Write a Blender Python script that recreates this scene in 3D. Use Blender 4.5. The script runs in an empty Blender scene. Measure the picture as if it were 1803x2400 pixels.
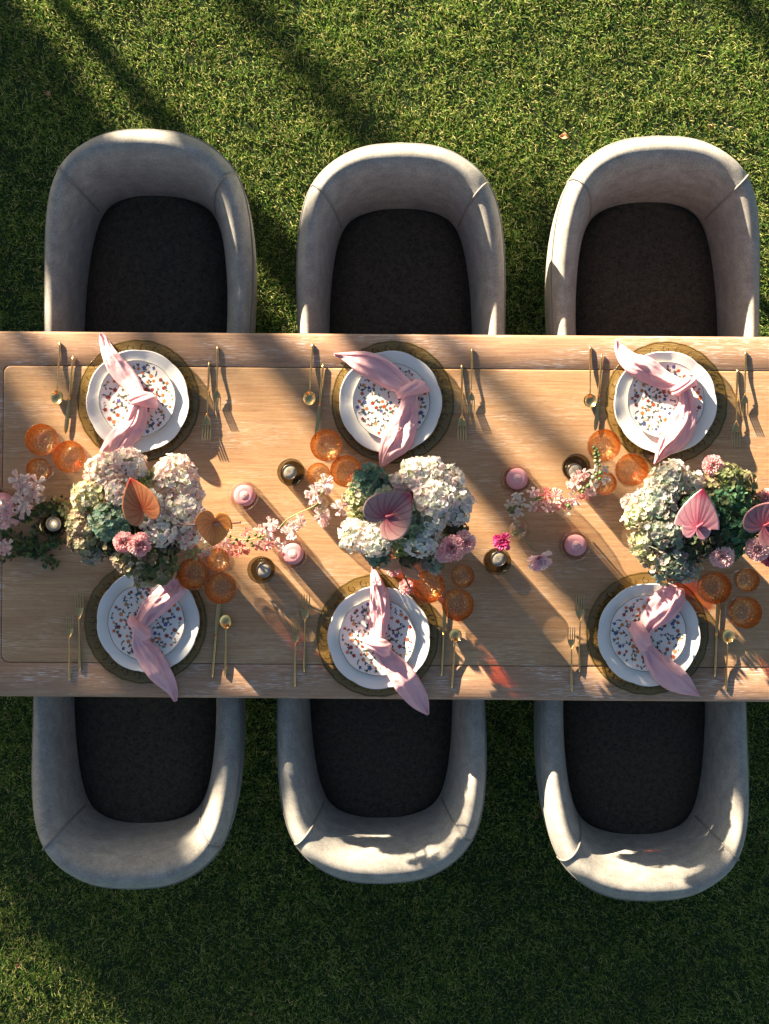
import bpy, math, random
import numpy as np
from mathutils import Vector, Matrix, noise as mnoise

# ------------------------------------------------------------------ camera, sky, sun, exposure
SC = bpy.context.scene
COL = SC.collection
CAMZ, FPX = 5.25, 3915.0            # camera height (m); focal length in photo pixels (photo is 1803 px wide)
cam_d = bpy.data.cameras.new('camera'); cam = bpy.data.objects.new('camera', cam_d); COL.objects.link(cam)
cam.location = (0, 0, CAMZ); cam.rotation_euler = (0, 0, 0)
cam_d.sensor_fit = 'HORIZONTAL'; cam_d.sensor_width = 36.0; cam_d.lens = 36.0 * FPX / 1803.0
cam_d.clip_start = 0.05; cam_d.clip_end = 600
SC.camera = cam

SUN_EL = math.radians(13.5)
AZ = Vector((0.656, -0.755, 0)).normalized()      # the way the light travels over the ground
SIDE = Vector((-AZ.y, AZ.x, 0))                   # to the right of the light's way, seen from above
world = bpy.data.worlds.new('World'); SC.world = world; world.use_nodes = True
wn = world.node_tree; bg = wn.nodes['Background']
sky = wn.nodes.new('ShaderNodeTexSky'); sky.sky_type = 'NISHITA'; sky.sun_disc = False
sky.sun_elevation = SUN_EL; sky.sun_rotation = math.atan2(-AZ.x, -AZ.y)
sky.air_density = 1.0; sky.dust_density = 1.0; sky.ozone_density = 1.0
wn.links.new(sky.outputs[0], bg.inputs[0]); bg.inputs[1].default_value = 0.030
sun_d = bpy.data.lights.new('sun', 'SUN'); sun = bpy.data.objects.new('sun', sun_d); COL.objects.link(sun)
sun_d.energy = 5.0; sun_d.angle = math.radians(0.53); sun_d.color = (1.0, 0.82, 0.58)
sun.rotation_euler = Vector((AZ.x * math.cos(SUN_EL), AZ.y * math.cos(SUN_EL), -math.sin(SUN_EL))).to_track_quat('-Z', 'Y').to_euler()
sun.location = (-8, 9, 6)
SC.view_settings.view_transform = 'Standard'; SC.view_settings.look = 'None'
SC.view_settings.exposure = 2.5; SC.view_settings.gamma = 1.0
SC.cycles.max_bounces = 8; SC.cycles.transparent_max_bounces = 24
SC.cycles.caustics_reflective = False; SC.cycles.caustics_refractive = False
SC.cycles.use_denoising = True

R = random.Random(7)
NR = np.random.default_rng(11)
TZ = 0.75                                          # table top

def P(px, py, z=TZ):
    """photo pixel -> the point at height z that stands there"""
    k = (CAMZ - z) / FPX
    return Vector(((px - 901.5) * k, (1200.0 - py) * k, z))
def M_(px, z=TZ):
    return px * (CAMZ - z) / FPX

# ------------------------------------------------------------------ materials
def new_mat(name):
    m = bpy.data.materials.new(name); m.use_nodes = True
    return m, m.node_tree.nodes, m.node_tree.links, m.node_tree.nodes['Principled BSDF']
def mat(name, col, rough=0.6, metal=0.0, var=0.0, vscale=30.0, bump=0.0, bscale=200.0, sheen=0.0, spec=0.5, transl=0.0, tcol=None, sss=0.0):
    m, n, l, p = new_mat(name)
    p.inputs['Base Color'].default_value = (*col, 1); p.inputs['Roughness'].default_value = rough
    p.inputs['Metallic'].default_value = metal; p.inputs['Specular IOR Level'].default_value = spec
    if sheen: p.inputs['Sheen Weight'].default_value = sheen
    if sss:
        p.inputs['Subsurface Weight'].default_value = sss; p.inputs['Subsurface Radius'].default_value = (.02, .008, .006); p.inputs['Subsurface Scale'].default_value = .5
    tc = n.new('ShaderNodeTexCoord')
    if var:
        t = n.new('ShaderNodeTexNoise'); t.inputs['Scale'].default_value = vscale; t.inputs['Detail'].default_value = 6
        l.new(tc.outputs['Object'], t.inputs['Vector'])
        r = n.new('ShaderNodeValToRGB'); r.color_ramp.elements[0].position = .3; r.color_ramp.elements[1].position = .7
        r.color_ramp.elements[0].color = (*[c * (1 - var) for c in col], 1); r.color_ramp.elements[1].color = (*[min(1, c * (1 + var)) for c in col], 1)
        l.new(t.outputs[0], r.inputs[0]); l.new(r.outputs[0], p.inputs['Base Color'])
    if bump:
        t2 = n.new('ShaderNodeTexNoise'); t2.inputs['Scale'].default_value = bscale; t2.inputs['Detail'].default_value = 4
        l.new(tc.outputs['Object'], t2.inputs['Vector'])
        b = n.new('ShaderNodeBump'); b.inputs['Strength'].default_value = bump; b.inputs['Distance'].default_value = .002
        l.new(t2.outputs[0], b.inputs['Height']); l.new(b.outputs[0], p.inputs['Normal'])
    if transl:
        tr = n.new('ShaderNodeBsdfTranslucent'); tr.inputs[0].default_value = (*(tcol or col), 1)
        mx = n.new('ShaderNodeMixShader'); mx.inputs[0].default_value = transl
        l.new(p.outputs[0], mx.inputs[1]); l.new(tr.outputs[0], mx.inputs[2]); l.new(mx.outputs[0], n['Material Output'].inputs[0])
    return m
def attr_mat(name, rough=0.6, transl=0.0, spec=0.3, sheen=0.0, sat=1.0):
    """colour comes from the per-piece colour attribute 'tint'"""
    m, n, l, p = new_mat(name)
    a = n.new('ShaderNodeAttribute'); a.attribute_name = 'tint'
    p.inputs['Roughness'].default_value = rough; p.inputs['Specular IOR Level'].default_value = spec
    if sheen: p.inputs['Sheen Weight'].default_value = sheen
    l.new(a.outputs['Color'], p.inputs['Base Color'])
    if transl:
        tr = n.new('ShaderNodeBsdfTranslucent'); l.new(a.outputs['Color'], tr.inputs[0])
        mx = n.new('ShaderNodeMixShader'); mx.inputs[0].default_value = transl
        l.new(p.outputs[0], mx.inputs[1]); l.new(tr.outputs[0], mx.inputs[2]); l.new(mx.outputs[0], n['Material Output'].inputs[0])
    return m
def thin_glass(name, tint, refl=0.05, edge=0.6, rough=0.03, body=0.0, bodycol=None, clear_below=None, bump=0.0, bscale=120.0, voro=False):
    """glass seen through without bending: tinted transmission, mirror at glancing angles, a little milky body"""
    m, n, l, p = new_mat(name); n.remove(p)
    t = n.new('ShaderNodeBsdfTransparent'); g = n.new('ShaderNodeBsdfGlossy'); g.inputs['Roughness'].default_value = rough
    tc = n.new('ShaderNodeTexCoord')
    lw = n.new('ShaderNodeLayerWeight'); lw.inputs[0].default_value = .5
    pw = n.new('ShaderNodeMath'); pw.operation = 'POWER'; pw.inputs[1].default_value = 3.5; l.new(lw.outputs['Facing'], pw.inputs[0])
    ml = n.new('ShaderNodeMath'); ml.operation = 'MULTIPLY_ADD'; ml.inputs[1].default_value = edge; ml.inputs[2].default_value = refl; l.new(pw.outputs[0], ml.inputs[0])
    t.inputs[0].default_value = (*tint, 1)
    colsrc = None
    if clear_below:
        sx = n.new('ShaderNodeSeparateXYZ'); l.new(tc.outputs['Object'], sx.inputs[0])
        mr = n.new('ShaderNodeMapRange'); mr.inputs[1].default_value = clear_below[0]; mr.inputs[2].default_value = clear_below[1]; l.new(sx.outputs[2], mr.inputs[0])
        mc = n.new('ShaderNodeMix'); mc.data_type = 'RGBA'; mc.inputs[6].default_value = (*clear_below[2], 1); mc.inputs[7].default_value = (*tint, 1)
        l.new(mr.outputs[0], mc.inputs[0]); l.new(mc.outputs[2], t.inputs[0])
    if bump:
        if voro:
            v = n.new('ShaderNodeTexVoronoi'); v.feature = 'DISTANCE_TO_EDGE'; v.inputs['Scale'].default_value = bscale; l.new(tc.outputs['Object'], v.inputs['Vector']); h = v.outputs[0]
        else:
            v = n.new('ShaderNodeTexNoise'); v.inputs['Scale'].default_value = bscale; l.new(tc.outputs['Object'], v.inputs['Vector']); h = v.outputs[0]
        b = n.new('ShaderNodeBump'); b.inputs['Strength'].default_value = bump; b.inputs['Distance'].default_value = .004
        l.new(h, b.inputs['Height']); l.new(b.outputs[0], g.inputs['Normal']); l.new(b.outputs[0], lw.inputs['Normal'])
    mx = n.new('ShaderNodeMixShader'); l.new(ml.outputs[0], mx.inputs[0]); l.new(t.outputs[0], mx.inputs[1]); l.new(g.outputs[0], mx.inputs[2])
    out = mx
    if body:
        d = n.new('ShaderNodeBsdfTranslucent'); d.inputs[0].default_value = (*(bodycol or tint), 1)
        d2 = n.new('ShaderNodeBsdfDiffuse'); d2.inputs[0].default_value = (*(bodycol or tint), 1)
        ad = n.new('ShaderNodeMixShader'); ad.inputs[0].default_value = .5; l.new(d.outputs[0], ad.inputs[1]); l.new(d2.outputs[0], ad.inputs[2])
        m2 = n.new('ShaderNodeMixShader'); m2.inputs[0].default_value = body; l.new(mx.outputs[0], m2.inputs[1]); l.new(ad.outputs[0], m2.inputs[2]); out = m2
    l.new(out.outputs[0], n['Material Output'].inputs[0])
    return m
def wood_mat(name, base, light, wash, washamt):
    m, n, l, p = new_mat(name)
    tc = n.new('ShaderNodeTexCoord')
    def nz(scale, detail, sx, sy, dist=0.0):
        mp = n.new('ShaderNodeMapping'); mp.inputs['Scale'].default_value = (sx, sy, sy); l.new(tc.outputs['Object'], mp.inputs[0])
        t = n.new('ShaderNodeTexNoise'); t.inputs['Scale'].default_value = scale; t.inputs['Detail'].default_value = detail; t.inputs['Distortion'].default_value = dist
        l.new(mp.outputs[0], t.inputs['Vector']); return t.outputs[0]
    def ramp(src, a, b):
        r = n.new('ShaderNodeMapRange'); r.inputs[1].default_value = a; r.inputs[2].default_value = b; l.new(src, r.inputs[0]); return r.outputs[0]
    def mix(f, a, b):
        x = n.new('ShaderNodeMix'); x.data_type = 'RGBA'
        for s, v in ((6, a), (7, b)):
            if isinstance(v, tuple): x.inputs[s].default_value = (*v, 1)
            else: l.new(v, x.inputs[s])
        if isinstance(f, float): x.inputs[0].default_value = f
        else: l.new(f, x.inputs[0])
        return x.outputs[2]
    grain = nz(1, 8, 9.0, 230.0, .5); big = nz(1, 4, 1.6, 7.0, .8); fine = nz(1, 3, 60.0, 620.0)
    c = mix(ramp(grain, .30, .70), base, light)
    c = mix(ramp(big, .35, .75), c, mix(.45, c, tuple(x * .72 for x in base)))
    dark = n.new('ShaderNodeMath'); dark.operation = 'MULTIPLY'; dark.inputs[1].default_value = .5; l.new(ramp(fine, .55, .70), dark.inputs[0])
    c = mix(dark.outputs[0], c, tuple(x * .5 for x in base))
    # worn limewash left in streaks
    st = nz(1, 4, 26.0, 480.0, .2); patch = nz(1, 5, 5.0, 16.0, .5)
    a1 = ramp(st, .53, .62); a2 = ramp(patch, .44, .62)
    mu = n.new('ShaderNodeMath'); mu.operation = 'MULTIPLY'; l.new(a1, mu.inputs[0]); l.new(a2, mu.inputs[1])
    mu2 = n.new('ShaderNodeMath'); mu2.operation = 'MULTIPLY'; mu2.inputs[1].default_value = washamt; l.new(mu.outputs[0], mu2.inputs[0])
    c = mix(mu2.outputs[0], c, wash)
    l.new(c, p.inputs['Base Color'])
    p.inputs['Roughness'].default_value = .42; p.inputs['Specular IOR Level'].default_value = .45
    b = n.new('ShaderNodeBump'); b.inputs['Strength'].default_value = .35; b.inputs['Distance'].default_value = .001
    l.new(grain, b.inputs['Height']); l.new(b.outputs[0], p.inputs['Normal'])
    return m
def fabric_mat(name, a, b, sheen=.10, rough=.9, cloud=24):
    m, n, l, p = new_mat(name)
    tc = n.new('ShaderNodeTexCoord')
    oi = n.new('ShaderNodeObjectInfo'); sc_ = n.new('ShaderNodeVectorMath'); sc_.operation = 'SCALE'; sc_.inputs[0].default_value = (9, 5, 3); l.new(oi.outputs['Random'], sc_.inputs['Scale'])
    vo = n.new('ShaderNodeVectorMath'); l.new(tc.outputs['Object'], vo.inputs[0]); l.new(sc_.outputs[0], vo.inputs[1])
    t = n.new('ShaderNodeTexNoise'); t.inputs['Scale'].default_value = cloud; t.inputs['Detail'].default_value = 10; t.inputs['Roughness'].default_value = .72; l.new(vo.outputs[0], t.inputs['Vector'])
    w = n.new('ShaderNodeTexNoise'); w.inputs['Scale'].default_value = 210; w.inputs['Detail'].default_value = 5; w.inputs['Roughness'].default_value = .75; l.new(tc.outputs['Object'], w.inputs['Vector'])
    ad = n.new('ShaderNodeMath'); ad.operation = 'MULTIPLY_ADD'; ad.inputs[1].default_value = 1.0; l.new(w.outputs[0], ad.inputs[0]); l.new(t.outputs[0], ad.inputs[2])
    r = n.new('ShaderNodeMapRange'); r.inputs[1].default_value = .78; r.inputs[2].default_value = 1.22; l.new(ad.outputs[0], r.inputs[0])
    x = n.new('ShaderNodeMix'); x.data_type = 'RGBA'; x.inputs[6].default_value = (*a, 1); x.inputs[7].default_value = (*b, 1); l.new(r.outputs[0], x.inputs[0])
    l.new(x.outputs[2], p.inputs['Base Color']); p.inputs['Roughness'].default_value = rough
    p.inputs['Sheen Weight'].default_value = sheen; p.inputs['Sheen Roughness'].default_value = .5; p.inputs['Specular IOR Level'].default_value = .15
    bp = n.new('ShaderNodeBump'); bp.inputs['Strength'].default_value = .5; bp.inputs['Distance'].default_value = .0015; l.new(w.outputs[0], bp.inputs['Height']); l.new(bp.outputs[0], p.inputs['Normal'])
    return m

MT = {}
MT['rail'] = wood_mat('limed_oak_border', (.38, .213, .13), (.57, .355, .22), (.78, .69, .64), .95)
MT['panel'] = wood_mat('limed_oak_panel', (.43, .235, .118), (.60, .385, .205), (.76, .65, .56), .50)
MT['under'] = mat('dark_underside', (.06, .04, .03), .8)
MT['fabric'] = fabric_mat('grey_velvet', (.225, .216, .202), (.415, .40, .372))
MT['seat'] = fabric_mat('charcoal_weave', (.034, .030, .024), (.108, .096, .076), sheen=.05, cloud=75)
MT['pipe'] = mat('grey_piping', (.24, .23, .22), .85)
MT['legw'] = mat('dark_walnut_leg', (.045, .03, .02), .5, var=.2)
MT['porcelain'] = mat('white_porcelain', (.84, .82, .79), .16, bump=.03, bscale=60)
MT['porcelain2'] = mat('cream_porcelain', (.85, .83, .79), .14)
MT['rimline'] = mat('dark_rim_line', (.12, .10, .09), .3)
MT['print'] = attr_mat('floral_print', .18, spec=.5)
MT['gold'] = mat('brushed_gold', (.86, .56, .23), .2, metal=1.0, bump=.05, bscale=300)
MT['charger'] = thin_glass('amber_olive_glass', (.745, .735, .53), .06, .5, .08, body=.02, bodycol=(.30, .24, .08), bump=.25, bscale=260)
MT['scroll'] = thin_glass('amber_olive_relief', (.34, .26, .11), .05, .5, .1, body=.3, bodycol=(.07, .05, .015))  # same glass tinted darker: the dark lines of refraction put into the colour
MT['orange'] = thin_glass('orange_pressed_glass', (.99, .58, .23), .16, .55, .12, body=.04, bodycol=(1.0, .36, .05), clear_below=(.050, .080, (.99, .88, .72)), bump=.35, bscale=150, voro=True)
MT['facet'] = thin_glass('pressed_facets', (.99, .94, .88), .36, .5, .14, body=.12, bodycol=(1.0, .78, .62))
MT['clear'] = thin_glass('clear_glass', (.985, .97, .95), .10, .45, .05, body=.02, bodycol=(1, .9, .85), bump=.15, bscale=60)
MT['smoke'] = thin_glass('smoked_glass', (.60, .57, .49), .05, .35, .04)
MT['wax_pink'] = mat('pink_wax', (.80, .38, .43), .42, sss=.3, var=.05)
MT['wax_pool'] = mat('melted_pink_wax', (.86, .50, .52), .12, sss=.3)
MT['wax_white'] = mat('white_wax', (.80, .79, .77), .4, sss=.2)
MT['wick'] = mat('black_wick', (.02, .018, .015), .9)
MT['tin'] = mat('tealight_tin', (.7, .7, .7), .35, metal=1.0)
MT['linen'] = mat('pink_napkin_cloth', (.97, .64, .69), .55, var=.03, vscale=90, bump=.3, bscale=110, sheen=.12, spec=.25, transl=.32, tcol=(1.0, .42, .50))
MT['petal'] = attr_mat('petals', .6, transl=.40, sheen=.1)
MT['leafy'] = attr_mat('green_leaf', .5, transl=.25)
MT['spathe'] = attr_mat('waxy_spathe', .28, transl=.18, spec=.5)
MT['stem'] = mat('green_stem', (.20, .24, .08), .5, var=.2)
MT['dstem'] = mat('maroon_stem', (.10, .05, .04), .5)
MT['vase'] = mat('stoneware_vase', (.35, .31, .27), .6, var=.15)
MT['soil'] = mat('turf_soil', (.020, .040, .010), .95, var=.6, vscale=160)
MT['grass'] = attr_mat('grass_blades', .55, transl=.36, spec=.25)
MT['bark'] = mat('grey_bark', (.13, .10, .075), .9, var=.35, vscale=14, bump=.6, bscale=30)
MT['treeleaf'] = attr_mat('tree_leaves', .5, transl=.15)
MT['deadleaf'] = mat('dry_leaf', (.42, .24, .13), .7, var=.25, vscale=80)
fl, fn, fk, fp = new_mat('candle_flame')
fp.inputs['Emission Color'].default_value = (1, .72, .36, 1); fp.inputs['Emission Strength'].default_value = 2.2; fp.inputs['Base Color'].default_value = (1, .8, .5, 1)
MT['flame'] = fl

# ------------------------------------------------------------------ mesh helpers
class MB:
    def __init__(s): s.v = []; s.f = []; s.c = []; s.hascol = False
    def add(s, vs, fs, col=None):
        o = len(s.v); s.v.extend([tuple(x) for x in vs]); s.f.extend([tuple(i + o for i in f) for f in fs])
        if col is None: s.c.extend([(1, 1, 1)] * len(vs))
        else:
            s.hascol = True
            s.c.extend(list(col) if isinstance(col, list) else [col] * len(vs))
        return o
    def grid(s, rows, close_u=False, close_v=False, col=None):
        nr, nc = len(rows), len(rows[0]); vs = [p for r in rows for p in r]; fs = []
        for i in range(nr if close_v else nr - 1):
            for j in range(nc if close_u else nc - 1):
                a, b = i * nc + j, i * nc + (j + 1) % nc; c, d = ((i + 1) % nr) * nc + (j + 1) % nc, ((i + 1) % nr) * nc + j
                fs.append((a, b, c, d))
        return s.add(vs, fs, col)
    def lathe(s, prof, n=48, wob=None, c=(0, 0, 0), col=None):
        rows = []
        for (r, z) in prof:
            row = []
            for k in range(n):
                a = 2 * math.pi * k / n; rr = r; zz = z
                if wob: rr, zz = wob(r, z, a)
                row.append((c[0] + rr * math.cos(a), c[1] + rr * math.sin(a), c[2] + zz))
            rows.append(row)
        return s.grid(rows, close_u=True, col=col)
    def tube(s, pts, rads, n=8, col=None, cap=True):
        pts = [Vector(p) for p in pts]
        if not isinstance(rads, (list, tuple)): rads = [rads] * len(pts)
        rows = []; up = Vector((0, 0, 1))
        for i, p in enumerate(pts):
            d = (pts[min(i + 1, len(pts) - 1)] - pts[max(i - 1, 0)]).normalized()
            x = d.cross(up)
            if x.length < 1e-3: x = d.cross(Vector((0, 1, 0)))
            x.normalize(); y = x.cross(d).normalized()
            rows.append([p + (x * math.cos(2 * math.pi * k / n) + y * math.sin(2 * math.pi * k / n)) * rads[i] for k in range(n)])
        o = s.grid(rows, close_u=True, col=col)
        if cap:
            s.f.append(tuple(o + k for k in range(n))[::-1]); s.f.append(tuple(o + (len(pts) - 1) * n + k for k in range(n)))
        return o
    def mesh(s, name, mt, smooth=True):
        me = bpy.data.meshes.new(name); me.from_pydata(s.v, [], s.f); me.materials.append(MT[mt] if isinstance(mt, str) else mt)
        if s.hascol:
            a = me.color_attributes.new('tint', 'FLOAT_COLOR', 'POINT')
            arr = np.ones((len(s.v), 4), dtype=np.float32); arr[:, :3] = np.array(s.c, dtype=np.float32); a.data.foreach_set('color', arr.ravel())
        if smooth: me.polygons.foreach_set('use_smooth', [True] * len(me.polygons))
        me.update(); return me
    def build(s, name, mt, parent=None, smooth=True, loc=None):
        o = bpy.data.objects.new(name, s.mesh(name, mt, smooth)); COL.objects.link(o)
        if parent: o.parent = parent
        if loc is not None: o.location = loc
        return o
def tag(o, label=None, cat=None, group=None, kind=None):
    for k, v in (('label', label), ('category', cat), ('group', group), ('kind', kind)):
        if v: o[k] = v
    return o
def thing(name, loc, label, cat, group=None, rz=0.0):
    o = bpy.data.objects.new(name, None); COL.objects.link(o); o.location = loc; o.rotation_euler = (0, 0, rz); o.empty_display_size = .03
    return tag(o, label, cat, group)
def copy_parts(src, dst):
    for ch in list(src.children):
        c = ch.copy(); COL.objects.link(c); c.parent = dst
        for g in ch.children:
            d = g.copy(); COL.objects.link(d); d.parent = c
def dup(src, loc, rz, label):
    o = src.copy(); COL.objects.link(o); o.location = loc; o.rotation_euler = (0, 0, rz); o['label'] = label
    copy_parts(src, o); return o
def solid(o, t, off=0.0):
    m = o.modifiers.new('thickness', 'SOLIDIFY'); m.thickness = t; m.offset = off; return o
def subsurf(o, lv=1):
    m = o.modifiers.new('smooth', 'SUBSURF'); m.levels = lv; m.render_levels = lv; return o
def cr(pts, n):
    """Catmull-Rom through the tuples, n samples"""
    a = [np.array(p, float) for p in pts]; a = [2 * a[0] - a[1]] + a + [2 * a[-1] - a[-2]]
    out = []
    m = len(a) - 3
    for k in range(n):
        t = k / (n - 1) * m; i = min(int(t), m - 1); u = t - i
        p0, p1, p2, p3 = a[i:i + 4]
        out.append(.5 * ((2 * p1) + (-p0 + p2) * u + (2 * p0 - 5 * p1 + 4 * p2 - p3) * u * u + (-p0 + 3 * p1 - 3 * p2 + p3) * u ** 3))
    return out
def sstep(a, b, x):
    t = max(0, min(1, (x - a) / (b - a))); return t * t * (3 - 2 * t)

# ------------------------------------------------------------------ lawn
b = MB(); b.add([(-60, -60, 0), (60, -60, 0), (60, 60, 0), (-60, 60, 0)], [(0, 1, 2, 3)])
tag(b.build('lawn_ground', 'soil'), kind='structure')

def grass(name, n, box, w0, h0, seed, skip=None, leave=0.0):
    g = np.random.default_rng(seed)
    x = g.uniform(box[0], box[1], n); y = g.uniform(box[2], box[3], n)
    # tufts: each blade grows out of one of many random crowns
    nt_ = max(10, n // 9); tx = g.uniform(box[0], box[1], nt_); ty = g.uniform(box[2], box[3], nt_); tr_ = g.uniform(0, 1, (2, nt_)); ti = g.integers(0, nt_, n)
    sp = .015 * (w0 / .0024); x = tx[ti] + g.normal(0, sp, n); y = ty[ti] + g.normal(0, sp, n); h1, h2 = tr_[0][ti], tr_[1][ti]
    if skip is not None:
        k = ~((x > skip[0]) & (x < skip[1]) & (y > skip[2]) & (y < skip[3])); keep = k | (g.uniform(0, 1, n) < leave)
        x, y, h1, h2 = x[keep], y[keep], h1[keep], h2[keep]; n = len(x)
    low = .5 + .5 * np.sin(x * 9.1 + 2 * np.sin(y * 6.3)) * np.sin(y * 8.3 + 1.7 * np.sin(x * 5.1))
    h = h0 * g.uniform(.45, 1.2, n) * (.65 + .45 * h1) * (.88 + .24 * low)
    ang = g.uniform(0, 2 * np.pi, n)
    lean = g.uniform(.2, 1.05, n)
    w = w0 * g.uniform(.6, 1.25, n)
    dx, dy = np.cos(ang), np.sin(ang)
    tw = g.uniform(-.9, .9, n); sx, sy = -np.sin(ang + tw), np.cos(ang + tw)
    V = np.zeros((n, 5, 3), np.float32)
    for k, (t, ww) in enumerate(((0, .8), (0, -.8), (.55, 1), (.55, -1), (1, 0))):
        out = lean * h * (t ** 1.7)
        V[:, k, 0] = x + dx * out + sx * w * ww * .5; V[:, k, 1] = y + dy * out + sy * w * ww * .5
        V[:, k, 2] = h * t * np.clip(1.15 - .35 * lean * t, .3, 1)
    base = (np.arange(n) * 5)[:, None]
    tris = (base + np.array([[0, 1, 3, 0, 3, 2, 2, 3, 4]])).reshape(-1)
    me = bpy.data.meshes.new(name); me.vertices.add(n * 5); me.vertices.foreach_set('co', V.ravel())
    nt = n * 3; me.loops.add(nt * 3); me.loops.foreach_set('vertex_index', tris.astype(np.int32))
    me.polygons.add(nt); me.polygons.foreach_set('loop_start', np.arange(nt, dtype=np.int32) * 3); me.polygons.foreach_set('loop_total', np.full(nt, 3, np.int32))
    cols = np.ones((n, 5, 4), np.float32)
    pal = np.array([[.135, .25, .042], [.28, .36, .075], [.055, .15, .030], [.50, .49, .17], [.60, .53, .28]])
    pick = g.choice(5, n, p=[.31, .27, .22, .14, .06])
    cols[:, :, :3] = (pal[pick] * g.uniform(.75, 1.3, (n, 1)) * (.85 + .3 * low[:, None]))[:, None, :]
    a = me.color_attributes.new('tint', 'FLOAT_COLOR', 'POINT'); a.data.foreach_set('color', cols.ravel())
    me.materials.append(MT['grass']); me.update(calc_edges=True)
    o = bpy.data.objects.new(name, me); COL.objects.link(o); return o
tag(grass('grass', 610000, (-1.45, 1.45, -1.85, 1.85), .0018, .022, 3, skip=(-1.0, 1.2, -.40, .38), leave=.15), 'short green turf grass of the lawn around the table', 'grass', kind='stuff')
tag(grass('grass', 150000, (-3.3, 3.3, -3.6, 4.2), .0065, .028, 5, skip=(-1.5, 1.5, -1.9, 1.9)), 'short green turf grass of the wider lawn', 'grass', kind='stuff')

# ------------------------------------------------------------------ trees up-sun, out of the picture, that throw the shade
def sq(s, q): return AZ * s + SIDE * q
def leaves(mb, centre, rad, n, size, rnd, pal, zflat=1.0, hollow=.35):
    for _ in range(n):
        u = rnd.random() ** .45; th = rnd.uniform(0, 6.283); cz = rnd.uniform(-1, 1); sr = math.sqrt(1 - cz * cz)
        d = Vector((sr * math.cos(th), sr * math.sin(th), cz))
        k = (.75 + .5 * mnoise.noise(d * 2.2 + Vector(centre))) * max(hollow, u)
        p = Vector(centre) + Vector((d.x * rad * k, d.y * rad * k, d.z * rad * k * zflat))
        a = Vector((rnd.gauss(0, 1), rnd.gauss(0, 1), rnd.gauss(0, .7))).normalized(); c = a.cross(Vector((rnd.gauss(0, 1), rnd.gauss(0, 1), rnd.gauss(0, 1)))).normalized()
        L = size * rnd.uniform(.6, 1.3); W = L * .42
        col = tuple(x * rnd.uniform(.7, 1.3) for x in rnd.choice(pal))
        mb.add([p - a * L * .5, p + c * W * .5 + a * L * .05, p + a * L * .5, p - c * W * .5 + a * L * .05], [(0, 1, 2, 3)], col)
LP = [(.05, .09, .02), (.07, .11, .03), (.04, .07, .02)]
def tree(s, q, tr, height, crown, seed, label, lean=(0, 0), nleaf=5000, leafsize=.14):
    rnd = random.Random(seed); base = sq(s, q)
    t = thing('shade_tree', (base.x, base.y, 0), label, 'tree', 'trees beyond the lawn edge')
    tr_m = MB(); pts = []; rad = []
    for k in range(9):
        f = k / 8; pts.append((lean[0] * f + rnd.uniform(-.02, .02), lean[1] * f + rnd.uniform(-.02, .02), height * f - .02)); rad.append(tr * (1.25 if k == 0 else 1.0) * (1 - .35 * f))
    tr_m.tube(pts, rad, 10)
    top = Vector(pts[-1])
    cr_m = MB()
    for (dx, dy, dz, r_) in crown:
        e = top + Vector((dx, dy, dz)); tr_m.tube([top - Vector((0, 0, .3)), top + Vector((dx * .5, dy * .5, dz * .35)), e], [tr * .5, tr * .32, tr * .1], 6)
        leaves(cr_m, e, r_, nleaf, leafsize, rnd, LP, .75)
    tr_m.build('trunk', 'bark', t); cr_m.build('crown', 'treeleaf', t, smooth=False)
CROWN = [(0, 0, .9, 1.1), (.9, .3, .6, .8), (-.8, .4, .7, .8), (.1, -.9, .8, .8), (-.2, .8, 1.2, .8)]
tree(-6.4, .28, .090, 5.6, CROWN, 1, 'slender tree whose trunk shades the grass at upper left', nleaf=900)
tree(-14.0, .70, .10, 3.3, [(0, 0, .2, .3), (.2, .1, .1, .25), (-.2, .1, .15, .25)], 2, 'farther young tree whose soft trunk shadow crosses the middle grass', nleaf=250)
tree(-10.0, 1.90, .085, 5.8, CROWN, 3, 'slender tree whose trunk shades the upper right corner grass', nleaf=900)
tree(-8.8, .05, .085, 6.0, CROWN, 4, 'slender tree whose trunk shades the upper left chair', nleaf=900)
# a strongly leaning trunk: its stripe falls over the table top
tree(-9.0, -1.01, .040, 5.4, [(SIDE.x * 1.2, SIDE.y * 1.2, 1.2, .8), (.2, .9, 1.4, .7)], 8, 'strongly leaning tree whose shadow stripe crosses the table', lean=(SIDE.x * 2.7, SIDE.y * 2.7), nleaf=700)
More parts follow.
